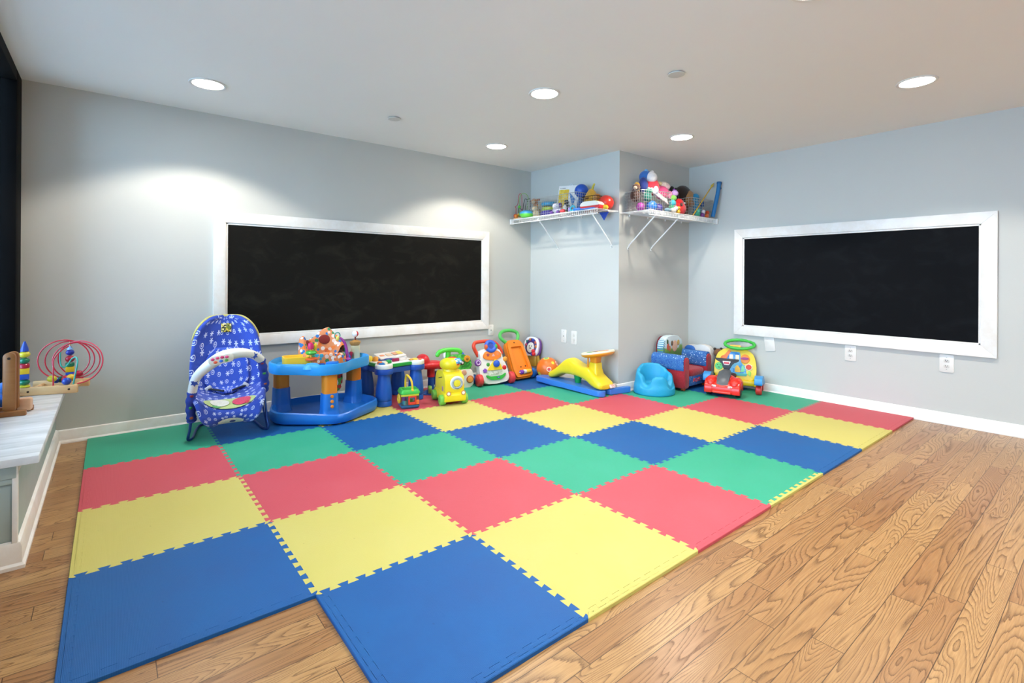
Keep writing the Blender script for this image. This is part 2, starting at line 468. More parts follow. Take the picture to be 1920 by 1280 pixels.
plate('white jack plate on the pale blue pillar wall, left one of the pair', 'jack', (XP, -.469, .455), -PI/2, .075, .132)
plate('white double socket plate on the pale blue pillar wall, right one of the pair', 'dial', (XP, -.611, .452), -PI/2, .075, .132)
plate('blank white plate hanging slightly crooked under the left end of the right chalkboard', 'blank', (XR, -2.0, .45), -PI/2, .088, .134, R(-7))
plate('white outlet under the middle of the right chalkboard', 'outlet', (XR, -2.645, .443), -PI/2)
plate('white outlet under the right end of the right chalkboard', 'outlet', (XR, -3.25, .441), -PI/2)

# ---- ceiling fittings
def lens_mat():
    t = NT('lamp_lens'); t.b.inputs['Emission Color'].default_value = (1, .95, .88, 1); t.b.inputs['Emission Strength'].default_value = 14
    return t.done((1, 1, 1, 1), .4)
LENS = lens_mat()
def downlight(x, y, lab, energy=56):
    t = thing('ceiling_light', lab, 'ceiling light', (x, y, H), 0, 'recessed round ceiling lights')
    b = MB(); b.lathe([(.098, 0), (.1, -.002), (.098, -.006), (.09, -.008), (.083, -.005), (.082, 0)], n=40); b.out('trim_ring', pl('#ebe7df', .35), t)
    b = MB(); b.lathe([(.0815, 0), (.0815, -.003), (.001, -.0035)], n=40); b.out('lens', LENS, t)
    l = bpy.data.lights.new('downlight', 'SPOT'); l.energy = energy; l.color = (1.0, .93, .83); l.spot_size = R(124); l.spot_blend = .3; l.shadow_soft_size = .06
    lo = bpy.data.objects.new('downlight_lamp', l); lo.location = (x, y, H-.012); C.objects.link(lo)
downlight(.543, -.57, 'round recessed ceiling light above the left end of the long chalkboard')
downlight(2.748, -.556, 'round recessed ceiling light nearest the inner corner by the long chalkboard')
downlight(2.217, -1.763, 'round recessed ceiling light in the middle of the ceiling, between the two flat discs')
downlight(3.741, -1.765, 'round recessed ceiling light in front of the pillar, above the toy shelf')
downlight(3.766, -3.297, 'round recessed ceiling light nearest the right chalkboard, far right of the photo')
downlight(2.27, -3.3, 'round recessed ceiling light half cut off by the top edge of the photo')
for x, y in ((.7, -3.3), (.7, -4.9), (2.25, -4.9), (3.75, -4.9), (1.5, -6.4), (3.2, -6.4)):  # unseen cans added to lift the bounce on the ceiling
    downlight(x, y, 'added unseen ceiling light near or behind the camera')
def disc(x, y, lab):
    b = MB(tr(x, y, H)); b.lathe([(.001, .004), (.03, .004), (.03, -.006), (.045, -.007), (.046, -.009), (.044, -.011), (.001, -.012)], n=32)
    tag(b.out('ceiling_disc', pl('#d9d5cd', .5)), lab, 'sprinkler cover', 'flat ceiling discs')
disc(1.701, -.70, 'small flat white ceiling disc nearer the long chalkboard wall')
disc(2.579, -2.47, 'small flat white ceiling disc nearer the right chalkboard wall')

# ---- foam mat
def foam(name, h, h2):
    t = NT(name); v = t.coord()
    f = t.noise(v, 4, 5, .4, .65); g = t.noise(v, 55, 3, 0, .7)
    c = t.mix(t.math('MULTIPLY', f, .8), lin(h), lin(h2))
    sp = t.math('LESS_THAN', t.noise(v, 38, 2), .235)
    c = t.mix(t.math('MULTIPLY', sp, .25), c, tuple(x*.35 for x in lin(h)[:3]) + (1,))
    m = t.done(c, t.math('MULTIPLY_ADD', f, .2, .48), Specular_IOR_Level=.4)
    s = t.N.new('ShaderNodeSeparateXYZ'); t.L.new(v, s.inputs[0])
    a = t.math('SINE', t.math('MULTIPLY', t.math('ADD', s.outputs[0], s.outputs[1]), 900))
    b_ = t.math('SINE', t.math('MULTIPLY', t.math('SUBTRACT', s.outputs[0], s.outputs[1]), 900))
    t.bump(t.math('MULTIPLY_ADD', t.math('MULTIPLY', a, b_), .5, g), .35, .0012)
    return m
FOAM = [foam('foam_green', '#1a9671', '#46a88c'), foam('foam_red', '#bb404b', '#c75c67'), foam('foam_yellow', '#c0b658', '#c8be74'), foam('foam_blue', '#004888', '#0c62a2')]
S = .61
def gx(i): return {0: -.02, 8: 4.798}.get(i, i*S)
def gy(j): return {0: .03, 5: -3.066}.get(j, -j*S)
def jig(p, q, n=10, a=.0105):
    """interlocking dovetail line from p to q"""
    p, q = Vector(p), Vector(q); d = (q-p)/n; nr = Vector((-(q-p).y, (q-p).x)).normalized(); out = [p]
    for k in range(n):
        o = p+d*k
        if k == 0: out.append(o+d*.2 - nr*a)
        for t_, s_ in ((.335, -1), (.175, 1), (.825, 1), (.665, -1)):
            out.append(o+d*t_ + nr*a*s_)
        if k == n-1: out.append(o+d*.8 - nr*a)
    return out          # q itself is added by the next side
NAMES = ['green', 'red', 'yellow', 'blue']
ORD = ['first', 'second', 'third', 'fourth', 'fifth', 'sixth', 'seventh', 'eighth']
tiles = [(i, j) for j in range(5) for i in range(8) if not (j < 2 and i > 5) and (i, j) != (0, 4)]
TS = set(tiles)
GN = ['row along the chalkboard wall', 'row two from the chalkboard wall', 'middle row of the mat', 'row next to the front row', 'front row by the wood floor']
HINT = {(0, 3): 'blue foam tile at the front left corner of the mat, beside the bare wood notch', (1, 4): 'blue foam tile jutting out nearest the camera at the bottom of the photo',
        (0, 0): 'green foam tile in the back left corner under the bouncer', (7, 4): 'red foam tile at the far right corner of the mat against the right wall',
        (4, 4): 'green foam tile with a yellow border strip along the bare wood floor', (5, 4): 'blue foam tile at the mat edge right of the yellow bordered green tile'}
STRIP = .021
for (i, j) in tiles:
    ci = (j-i) % 4; x0, x1, y0, y1 = gx(i), gx(i+1), gy(j+1), gy(j)
    cn = [Vector((x0, y0)), Vector((x1, y0)), Vector((x1, y1)), Vector((x0, y1))]
    nb = [(i, j+1), (i+1, j), (i, j-1), (i-1, j)]                       # bottom, right, top, left neighbours
    strips = []
    for e in range(4):                                                 # free outer sides carry a border strip
        if nb[e] in TS: continue
        if (e == 0) or (e == 3 and i <= 1) or (e == 1 and j == 4 and i == 1):
            inn = {0: Vector((0, STRIP)), 3: Vector((STRIP, 0)), 1: Vector((-STRIP, 0))}[e]
            strips.append(e)
    poly = []; inner = {}
    for e in range(4):
        p, q = cn[e], cn[(e+1) % 4]
        if nb[e] in TS:
            fl = e in (2, 3)                                           # shared line is drawn the same way from both sides
            L_ = jig(q, p)[1:][::-1] if fl else jig(p, q)[1:]
            poly += [p] + L_
        elif e in strips:
            u_ = (q-p).normalized(); ins_ = {0: Vector((0, STRIP)), 3: Vector((STRIP, 0)), 1: Vector((-STRIP, 0))}[e]
            inner[e] = jig(p+ins_+u_*STRIP, q+ins_-u_*STRIP) + [q+ins_-u_*STRIP]
            poly += [p] + inner[e]
        else: poly += [p]
    cxy = (cn[0]+cn[2])/2
    lab = HINT.get((i, j)) or '%s foam tile, %s from the left in the %s' % (NAMES[ci], ORD[i - (1 if j == 4 else 0)], GN[j])
    t = thing('foam_mat_tile', lab, 'mat', (cxy.x, cxy.y, .0005), 0, 'interlocking foam mat tiles')
    b = MB(tr(-cxy.x, -cxy.y, 0)); b.prism([tuple(p) for p in poly], 0, .0125, .0017, seg=1, botbev=False); b.out('tile_sheet', FOAM[ci], t, smooth=False)
    for e in strips:
        sp = [cn[e], cn[(e+1) % 4]] + inner[e][::-1]
        b = MB(tr(-cxy.x, -cxy.y, 0)); b.prism([tuple(v) for v in sp], 0, .0125, .0017, seg=1, botbev=False)
        yel = (i, j) == (4, 4)
        b.out('border_strip', FOAM[2 if yel else ci], t, 'yellow border strip' if yel else None, smooth=False)
# ================================================================== TOYS ON THE LEFT HALF OF THE MAT
ZM = .0135
def star_fabric(name, base, ink, scale, base2=None):
    t = NT(name); uv = t.coord('UV')
    vo = t.n('ShaderNodeTexVoronoi', {'Vector': uv, 'Scale': scale, 'Randomness': .55}, voronoi_dimensions='2D')
    d = t.vmath('SUBTRACT', t.vmath('MULTIPLY', uv, (scale, scale, 0)), t.vmath('MULTIPLY', vo.outputs['Position'], (scale, scale, 0)))
    # the node reports cell positions in texture units already divided by the scale
    s = t.N.new('ShaderNodeSeparateXYZ'); t.L.new(d, s.inputs[0])
    ang = t.math('ARCTAN2', s.outputs[1], s.outputs[0]); rad = t.vmath('LENGTH', d)
    sc = t.N.new('ShaderNodeSeparateColor'); t.L.new(vo.outputs['Color'], sc.inputs[0])
    st = t.math('LESS_THAN', rad, t.math('MULTIPLY_ADD', t.math('COSINE', t.math('MULTIPLY', ang, 6)), .11, .2))
    spiral = t.math('FRACT', t.math('ADD', t.math('MULTIPLY', rad, 5.5), t.math('DIVIDE', ang, 2*PI)))
    rg = t.math('MULTIPLY', t.math('LESS_THAN', spiral, .42), t.math('LESS_THAN', rad, .3))
    pick = t.math('GREATER_THAN', sc.outputs[0], .5)
    m = t.math('ADD', t.math('MULTIPLY', st, pick), t.math('MULTIPLY', rg, t.math('SUBTRACT', 1, pick)))
    v = t.coord(); w_ = t.noise(v, 9, 4, .8)
    b0 = t.mix(w_, lin(base), lin(base2 or base))
    mt = t.done(t.mix(t.math('MULTIPLY', m, .85), b0, lin(ink)), .8, Sheen_Weight=.2)
    t.bump(t.math('ADD', w_, t.math('MULTIPLY', t.noise(v, 26, 3, 1.2), .6)), .55, .012)
    return mt

# ---------------- baby bouncer
bo = thing('baby_bouncer', 'blue star-print baby bouncer with white arched toy bar, leftmost of the toys', 'baby bouncer', (.705, -.285, ZM), R(-5))
PROF = [(-.165, .12), (-.205, .115), (-.242, .132), (-.245, .165), (-.195, .19), (-.1, .208), (.0, .216), (.07, .245), (.105, .35), (.13, .5), (.16, .63), (.185, .725), (.19, .745)]
WID = [.02, .085, .14, .178, .2, .213, .213, .214, .216, .208, .178, .1, .012]
def smp(A, t):
    f = t*(len(A)-1); i = min(int(f), len(A)-2); u = f-i
    g = lambda k: A[max(0, min(len(A)-1, k))]
    a, b, c, d = g(i-1), g(i), g(i+1), g(i+2)
    F = lambda a, b, c, d: .5*((2*b)+(c-a)*u+(2*a-5*b+4*c-d)*u*u+(3*b-a-3*c+d)*u**3)
    return tuple(F(*q) for q in zip(a, b, c, d)) if hasattr(a, '__len__') else F(a, b, c, d)
def seat_pt(u, v, off=0.0, wf=1.0):
    y, z = smp(PROF, v); y2, z2 = smp(PROF, min(1, v+.01)); y1, z1 = smp(PROF, max(0, v-.01))
    t_ = Vector((y2-y1, z2-z1)); t_ = t_.normalized() if t_.length > 1e-7 else Vector((0, 1))
    n_ = Vector((-t_.y, t_.x))                                       # towards the sitter
    s_ = 2*u-1; w_ = max(smp(WID, v), .004)*wf
    k = .075*abs(s_*wf)**2.6*min(1, w_/.15)*(1.0 if v > .25 else .45) + off
    return Vector((w_*s_, y + n_.x*k, z + n_.y*k))
b = MB(); b.grid(lambda u, v: seat_pt(u, v), 22, 44, uv=(.46, .98)); b.out('seat', star_fabric('bouncer_fabric', '#2a50bc', '#d3dcf4', 21, '#1a3596'), bo, solid=.028, subd=1)
def liner(u, v):
    vv = .50 + v*.27; wf = .62*min(1, (.18 + v*1.6))*(1 if v < .75 else (1-((v-.75)/.25)**2*.45))
    return seat_pt(.5+(u-.5), vv, .034 - .01*v, wf)
b = MB(); b.grid(liner, 16, 18, uv=(.3, .3)); b.out('seat_liner', MB and star_fabric('liner_fabric', '#3058c6', '#d3dcf4', 22, '#2243b0'), bo, solid=.02, subd=1)
b = MB(); b.tube([seat_pt(0, .80+.2*k/10, -.018) + Vector((-.006, .012, .004)) for k in range(10)] + [seat_pt(1, 1-.2*k/10, -.018) + Vector((.006, .012, .004)) for k in range(1, 11)], lambda t: .003+.010*math.sin(PI*t)**.5, n=8, sub=4); b.out('yellow_trim', fab('#d9cf7a'), bo, 'yellow scalloped trim')
def patch(name, cu, cv, ru, rv, mat, parent=bo, off=.021):
    b = MB(); c = seat_pt(cu, cv, off+.002); n_ = 22
    ring = [seat_pt(cu+ru*math.cos(2*PI*k/n_), cv+rv*math.sin(2*PI*k/n_), off) for k in range(n_)]
    V_, F_ = [c], [(0, 1+k, 1+(k+1) % n_) for k in range(n_)]
    for q_ in range(1, 7):
        V_ += [seat_pt(cu+ru*q_/6*math.cos(2*PI*k/n_), cv+rv*q_/6*math.sin(2*PI*k/n_), off) for k in range(n_)]
        if q_ < 6: F_ += [(1+(q_-1)*n_+k, 1+(q_-1)*n_+(k+1) % n_, 1+q_*n_+(k+1) % n_, 1+q_*n_+k) for k in range(n_)]
    b._add(V_, F_); return b.out(name, mat, parent)
p1 = patch('print_panel', .5, .345, .36, .065, fab('#b9cf86'))
patch('cloud_print', .36, .35, .13, .042, fab('#e4e6d8'), p1, .026); patch('red_print', .66, .35, .13, .045, fab('#d8325a'), p1, .026)
patch('toe_print', .74, .315, .035, .016, fab('#c92a3c'), p1, .028); patch('leaf_print', .3, .305, .06, .016, fab('#5aa85a'), p1, .026)
p2 = patch('face_print', .5, .155, .26, .045, fab('#e9e6d2')); patch('nose_print', .53, .17, .06, .012, fab('#2b3f8a'), p2, .026)
b = MB(); c = seat_pt(.5, .845, .02); c2 = seat_pt(.5, .875, .02); b.box((c+c2)/2, (.062, .006, .062), .002, rx(-R(14))); b.out('care_patch', blotch(['#c7b22e', '#2a2a22', '#e2d79a', '#6f7a30'], 90), bo)
BAR = [(-.205, -.20, .315), (-.188, -.235, .40), (-.135, -.275, .47), (-.05, -.29, .53), (.045, -.28, .545), (.12, -.25, .525), (.175, -.2, .48)]
bar = MB(); bar.tube(BAR, lambda t: .026+.010*math.exp(-((t-.5)/.2)**2), n=14, sub=8); bar = bar.out('toy_bar', pl('#e8e8e2', .3), bo)
def on_bar(t, fwd=.03): 
    P = crom(BAR, 8); q = P[int(t*(len(P)-1))]; return q + Vector((0, -fwd, .0))
b = MB(); q = on_bar(.5, .03)
b.prism(rrect(.135, .05, .02), 0, .012, .004, tr(q.x-.01, q.y, q.z-.01) @ ry(R(-8)) @ FRONT); pn = b.out('bar_panel', pl('#d9d6c8'), bar)
for k, (dx, dz, cl) in enumerate([(-.045, .008, '#d84a7a'), (-.02, .012, '#d84a7a'), (.005, .012, '#c93b6a'), (.03, .01, '#d84a7a'), (-.03, -.012, '#e05a3a'), (0, -.01, '#3c6fd0'), (.028, -.01, '#58a04a')]):
    b = MB(); b.sph((q.x-.01+dx, q.y-.012, q.z-.01+dz+dx*.12), (.011, .004, .009), n=10); b.out('picture_dot', pl(cl), pn)
for t_ in (.14, .87):
    q = on_bar(t_, .027); b = MB(); b.prism(star(6, .024, .012), 0, .004, .001, tr(*q) @ FRONT); b.out('bar_star', pl('#27489c'), bar)
SLV = pl('#243f9e', .7)
for sx, pts in ((-1, [(-.205, -.20, .315), (-.213, -.185, .24), (-.208, -.16, .15), (-.205, -.15, .125)]), (1, [(.175, -.2, .48), (.193, -.17, .41), (.21, -.12, .31), (.21, -.08, .25)])):
    b = MB(); b.tube(pts, lambda t: .026+.003*math.sin(t*30), n=12, sub=8); sl = b.out('bar_sleeve', SLV, bo)
    for k, cl in enumerate(('#8e2a34', '#2f8a4a', '#a4532e')):
        P = crom(pts, 8); q = P[int((.15+.27*k)*(len(P)-1))]; b = MB(); b.sph(q + Vector((0, -.024, 0)), (.011, .007, .010), n=10); b.out('sleeve_dot', pl(cl), sl)
FR_ = metal('#2c4f96', .35)
b = MB(); b.tube([(-.205, -.145, .16), (-.215, -.15, .07), (-.226, -.152, .012), (-.2, -.12, .009), (-.17, .1, .008), (-.12, .19, .008), (.12, .19, .008), (.17, .1, .008), (.2, -.12, .009), (.226, -.152, .012), (.222, -.13, .08), (.212, -.08, .24)], .0075, n=8, sub=6)
b.tube([(.222, -.148, .014), (.212, -.08, .1), (.2, -.04, .19)], .006, n=8); b.tube([(-.222, -.148, .014), (-.212, -.08, .1), (-.2, -.04, .17)], .006, n=8)
b.tube([(-.12, .19, .008), (-.15, .2, .2), (-.17, .2, .5)], .007, n=8); b.tube([(.12, .19, .008), (.15, .2, .2), (.17, .2, .5)], .007, n=8)
b.out('wire_frame', FR_, bo)
for sx in (-1, 1):
    b = MB(); b.tube([seat_pt(.5+.28*sx, .56, .04), seat_pt(.5+.2*sx, .52, .05), seat_pt(.5+.06*sx, .47, .055)], .007, n=6); b.out('strap', pl('#20232c', .7), bo)
    b = MB(); b.box(seat_pt(.5+.26*sx, .55, .05), (.04, .012, .022), .004, ry(R(35*sx))); b.out('buckle', pl('#d6d6d2'), bo)

# ---------------- activity centre
ac = thing('baby_activity_center', 'bright blue three-post baby activity centre with dotted seat, beside the bouncer', 'activity centre', (1.34, -.32, ZM), 0)
BL1, BL2, ORG = pl('#1f74cf', .32), pl('#2f9be2', .3), pl('#f08a1e', .4)
BP = roundpoly([(-.385, .03), (-.365, -.105), (-.06, -.335), (.045, -.335), (.36, -.14), (.385, -.03), (.31, .2), (.02, .3), (-.30, .28)], [.07, .07, .08, .08, .08, .07, .1, .1, .1], 5)
def scl(P, k, z, cx=.0, cy=-.02): return [Vector((cx+(x-cx)*k, cy+(y-cy)*k, z)) for x, y in P]
def rimz(p):      # the pan rim dips towards the front post
    return .018*math.exp(-((p.x+.0)**2+(p.y+.34)**2)/.02)
b = MB(); rings = []
for k, z, f in ((.9, .012, 0), (.96, .012, 0), (.99, .03, 0), (1, .055, .5), (.985, .085, 1), (.955, .092, 1), (.92, .08, .8), (.88, .05, .2), (.84, .042, 0), (.4, .04, 0)):
    rg_ = scl(BP, k, z); rings.append([p - Vector((0, 0, rimz(p)*f)) for p in rg_])
b.ring_loft(rings); b.out('base_pan', BL1, ac)
for cx, cy in ((-.2, .17), (-.02, -.27), (.3, -.07)):
    b = MB(); b.cyl((cx, cy, 0), (cx, cy, .02), .03); b.out('foot', pl('#1a2230'), ac)
POST = [(-.265, .165, 10), (-.045, -.225, 0), (.262, .115, 25)]
for k, (px, py, a) in enumerate(POST):
    M_ = tr(px, py, 0) @ rz(R(a)); b = MB(); rr = []
    for w_, z in ((.132, .04), (.122, .06), (.115, .085), (.1135, .088), (.1125, .1), (.1125, .115), (.109, .14), (.105, .205), (.103, .212)):
        rr.append([M_ @ Vector((x, y, z)) for x, y in rrect(w_, w_, .03)])
    b.ring_loft(rr); po = b.out('post', BL1, ac)
    b = MB(); b.ring_loft([[M_ @ Vector((x, y, z)) for x, y in rrect(w_, w_, .026)] for w_, z in ((.094, .2), (.094, .36))]); b.out('post_sleeve', ORG, po, 'orange upper sleeve of a post')
    if k == 1:
        for z in (.195, .160, .125):
            b = MB(); b.cyl((px, py-.045, z), (px, py-.0625+.05*(z-.2), z), .011, n=16, bev=.002); b.out('post_button', ORG, po, 'orange button')
TP = roundpoly([(-.385, .06), (-.365, -.07), (-.22, -.175), (-.13, -.29), (.03, -.305), (.12, -.20), (.325, -.06), (.345, .06), (.24, .26), (-.27, .28)], [.05, .05, .05, .08, .08, .05, .05, .06, .08, .08], 5)
b = MB(); rings = [scl(TP, k, z) for k, z in ((.93, .345), (.985, .347), (1, .355), (1, .412), (.992, .42), (.965, .422), (.94, .414), (.91, .39), (.5, .388), (.49, .38), (.48, .35))]
b.ring_loft(rings); b.out('tray', BL2, ac)
SEATM = blotch(['#e8792f', '#2f8fa8', '#e9c9b8', '#3d8a5a', '#e06a32', '#2d6fb0', '#f0e6dc'], 34, .85, 'dotted_seat_cloth', base='#dd8a58', rad=.5)
b = MB()
def sack(u, v):
    a = 2*PI*u
    hb = .185*math.exp(-((a-R(66))/R(58))**2) + .125*math.exp(-((a-R(160))/R(28))**2) + .03*math.exp(-((a-R(250))/R(60))**2)
    wob = .007*math.sin(7*a) + .006*math.sin(13*a+1) + .004*math.sin(23*a+20*v)
    h = .055 + hb + wob
    if v < .4: t_ = v/.4; r_ = .168-.012*t_+wob; z = .38 + h*math.sin(t_*PI/2)
    elif v < .55: t_ = (v-.4)/.15; r_ = .156-.03*t_; z = .38 + h + .012*math.sin(t_*PI)
    else: t_ = (v-.55)/.45; r_ = .126-.06*t_; z = .38 + h*(1-t_) - .05*t_
    return Vector((-.0+r_*1.02*math.cos(a), .045+r_*.85*math.sin(a), z))
b.grid(sack, 48, 26); b.out('cloth_seat', SEATM, ac, subd=1)
DR = fab('#8c1f14')
for a, rr, dz in ((70, (.046, .009, .036), .0), (158, (.026, .009, .026), .012)):
    q = sack(a/360, .66); b = MB(); b.sph(q + Vector((0, -.004, dz)), rr, rz(R(a-90)*.5) @ rx(R(-12)), n=22); b.out('leg_hole', DR, ac, 'dark red leg opening of the seat')
b = MB(); b.sq((.085, .06, .255), (.065, .05, .11), .8); b.out('seat_sling', blotch(['#3f8f3c', '#eee9dc', '#1c1c18', '#c03a2e', '#5aa64a'], 40, .85), ac, 'printed cloth hanging under the tray')
YEL = pl('#f0c233', .4)
b = MB(); yp = roundpoly([(-.32, -.09), (-.15, -.15), (-.13, .02), (-.3, .05)], .03, 4)
b.ring_loft([[Vector((x+.005, y+.0, z)) for x, y in [((p[0]+.225)*k-.225, (p[1]+.04)*k-.04) for p in yp]] for k, z in ((.97, .385), (1, .46), (.9, .463), (.84, .45), (.8, .425))]); b.out('snack_tray', YEL, ac)
sp = MB(); sp.lathe([(.022, 0), (.012, .02), (.007, .035), (.006, .16), (.001, .165)], tr(-.145, -.14, .388)); sp = sp.out('spinner_post', YEL, ac)
b = MB(); b.lathe([(.01, -.012), (.034, -.01), (.04, -.003), (.04, .003), (.03, .01), (.008, .012)], tr(-.145, -.14, .446)); b.out('orange_ring', pl('#e8642c'), sp, 'orange ring')
b = MB(); b.lathe([(.01, -.014), (.03, -.012), (.04, 0), (.03, .012), (.008, .014)], tr(-.145, -.14, .492)); b.out('green_ring', pl('#3fae3a'), sp, 'green ring')
b = MB(); b.lathe([(.006, -.024), (.017, -.02), (.021, 0), (.017, .02), (.005, .026)], tr(-.148, -.14, .538)); b.out('pink_bead', pl('#dc2f6a'), sp, 'pink bead')
b = MB(); b.sph((-.115, -.13, .532), (.014, .012, .026), ry(R(12)), n=12); b.out('yellow_bead', pl('#e8d234'), sp, 'yellow bead')
b = MB(); b.lathe([(.06, 0), (.055, .02), (.035, .036), (.001, .04)], tr(-.155, -.19, .388), sq=(1, .8)); b.out('dome', pl('#4aa6e6'), ac)
b = MB(); b.lathe([(.055, 0), (.055, .006), (.044, .008), (.043, .03), (.036, .034), (.001, .035)], tr(-.02, -.205, .39)); b.out('drum', BL1, ac)
b = MB(); b.lathe([(.02, 0), (.02, .02), (.001, .024)], tr(-.075, -.16, .39)); b.out('blue_knob', pl('#1c4fb0'), ac)
tw = MB(); tw.lathe([(.042, 0), (.04, .012), (.041, .014), (.038, .03), (.039, .032), (.037, .05), (.038, .052), (.036, .07), (.037, .072), (.035, .1)], tr(.262, .085, .388), n=6); tw = tw.out('tower', pl('#e6dcae'), ac)
b = MB(); b.lathe([(.034, .1), (.046, .118), (.046, .13), (.03, .135), (.02, .142), (.001, .143)], tr(.262, .085, .388), n=6); b.out('tower_roof', pl('#b98a4c'), tw)
b = MB(); b.cyl((.262, .085, .525), (.262, .085, .56), .006); b.out('ball_post', pl('#7a2a22'), tw)
b = MB(); b.sph((.262, .085, .578), .025, n=18)
for f in b.bm.faces:
    c_ = f.calc_center_median(); f.material_index = 1 if c_.x > .265 else 0
b.out('ball', [pl('#f0efec'), pl('#c9242c')], tw)
b = MB(); b.tube([(.158, -.02, .39), (.162, -.01, .44), (.152, 0, .51), (.13, .01, .55), (.11, .02, .565)], lambda t: .013-.005*t, n=10); b.out('purple_horn', pl('#8f2f86'), ac)
b = MB(); b.sph((.16, -.03, .402), (.022, .018, .014)); b.out('horn_foot', pl('#b13f9f'), ac)
b = MB(); b.torus((.1, .03, .58), .024, .004, (.3, -1, 0), 20, 8); b.out('teal_hoop', pl('#2f9f8c'), ac)
b = MB(); b.sph((.1, .02, .56), (.014, .01, .02)); b.out('duck_bead', pl('#e9dc6a'), ac)
b = MB(); b.box((.215, .06, .415), (.018, .03, .06), .006, ry(R(12))); b.out('red_paddle', pl('#a8203a'), ac)
b = MB(); b.sph((.19, .05, .405), (.02, .02, .026)); b.out('blue_fin', pl('#1f6fd0'), ac)

# ---------------- learning table
lt = thing('activity_table', 'blue bell-legged activity table with a white play top, right of the activity centre', 'activity table', (1.938, -.175, ZM), 0)
LEG = [(-.138, -.158), (.172, -.112), (-.172, .112), (.138, .150)]
NAV, TBL = pl('#1d5fc4', .35), pl('#f0eee8', .4)
for x, y in LEG:
    b = MB(); b.lathe([(.061, 0), (.065, .004), (.065, .036), (.062, .041), (.065, .046), (.0655, .06), (.064, .1), (.058, .16), (.05, .21), (.046, .255)], tr(x, y, 0), n=30); b.out('leg', NAV, lt)
def lobed(z0, z1, rl, ins, bev):
    b = MB(); q = [LEG[0], LEG[1], LEG[3], LEG[2]]
    for x, y in LEG: b.cyl((x, y, z0), (x, y, z1), rl, n=28, bev=bev)
    P = [(x*ins, y*ins) for x, y in q]; b.prism(P, z0, z1, bev); return b
b = lobed(.252, .296, .073, 1.13, .006); b.out('apron', pl('#1a4fb0', .35), lt)
b = lobed(.296, .331, .07, 1.12, .006); b.out('play_top', TBL, lt)
q = [LEG[0], LEG[1], LEG[3], LEG[2]]
for k in range(4):
    p0, p1 = Vector((*q[k], 0))*1.02, Vector((*q[(k+1) % 4], 0))*1.02; d = (p1-p0).normalized(); n_ = Vector((d.y, -d.x, 0)); m_ = (p0+p1)/2 + n_*.017
    b = MB(); b.box((m_.x, m_.y, .313), ((p1-p0).length-.125, .02, .026), .003, rz(math.atan2(d.y, d.x))); b.out('green_rail', pl('#1fa043'), lt, 'green rail along the table edge')
bk = MB(); bk.box((-.03, .06, .36), (.15, .12, .012), .004, rz(R(8)) @ rx(R(14))); bk.box((.09, .075, .362), (.11, .12, .012), .004, rz(R(8)) @ rx(R(14)) @ ry(R(-6))); bk = bk.out('flip_book', pl('#e9e4de', .5), lt)
for x, y, w_, h_, cl in ((-.06, .05, .04, .03, '#e8956a'), (.0, .055, .045, .05, '#e8c8a8'), (.06, .07, .04, .05, '#e2a07a'), (.11, .08, .05, .06, '#ecd46a')):
    b = MB(); b.box((x, y, .369+(y-.06)*.25), (w_, h_, .003), .001, rz(R(8)) @ rx(R(14))); b.out('book_picture', pl(cl), bk)
b = MB(); b.tube([(-.12, .02, .338), (-.05, .0, .338), (0.02, -.03, .338)], .01); b.out('book_spine', pl('#1b3f8f'), lt)
for nm, x, y, rr, h_, cl in (('blue_dial', -.15, -.155, .032, .012, '#1e6fb4'), ('orange_dial', -.165, -.14, .02, .022, '#e2763c'), ('cream_dial', -.13, -.17, .018, .02, '#efe2c0'), ('green_knob', -.085, -.13, .024, .026, '#1f9a48'), ('orange_bead', -.13, .02, .022, .036, '#f0a03a'), ('yellow_bead', -.17, .05, .028, .04, '#f0d548'), ('yellow_button', .165, -.1, .028, .012, '#efcf52'), ('red_button', .2, -.13, .014, .012, '#d8542c'), ('orange_button', .13, -.11, .016, .012, '#e8a23c')):
    b = MB(); b.lathe([(rr, 0), (rr, h_*.6), (rr*.7, h_), (.001, h_*1.05)], tr(x, y, .331), n=20); b.out(nm, pl(cl), lt, nm.replace('_', ' '))
b = MB(); b.box((-.005, -.09, .343), (.06, .022, .026), .003, rz(R(8))); b.out('screen', pl('#a01a4a'), lt, 'dark pink screen')
b = MB(); b.box((.06, -.07, .342), (.06, .03, .024), .004, rz(R(8))); b.box((.1, -.06, .345), (.014, .03, .03), .003, rz(R(8))); b.out('keyboard', pl('#ece6e4'), lt)

# ---------------- red seat ride-on behind the table
tk = thing('toddler_ride_on', 'red moulded seat on a blue stem, half hidden between the table and the yellow bus', 'ride-on toy', (2.352, -.155, ZM), R(-8))
RED = pl('#d3202a', .32)
b = MB(); b.sq((-.02, .0, .245), (.115, .085, .035), .7); b.sq((-.085, .02, .28), (.05, .08, .062), .75, ry(R(-18))); b.sq((.07, -.02, .235), (.055, .06, .03), .8); b.cyl((-.02, 0, .14), (-.02, 0, .22), .035); b.out('seat', RED, tk)
b = MB(); b.cyl((-.02, 0, .03), (-.02, 0, .15), .03, .026); b.box((.03, .03, .12), (.06, .07, .12), .02); b.out('stem', pl('#1b4fa6'), tk)
b = MB(); b.lathe([(.075, 0), (.075, .008), (.05, .02), (.02, .035)], tr(-.05, -.04, 0)); b.out('base', pl('#2c66c8'), tk)
b = MB(); b.cyl((-.075, -.075, .04), (-.045, -.085, .04), .038, n=24, bev=.008); b.out('wheel', pl('#7fb845'), tk, 'green wheel')

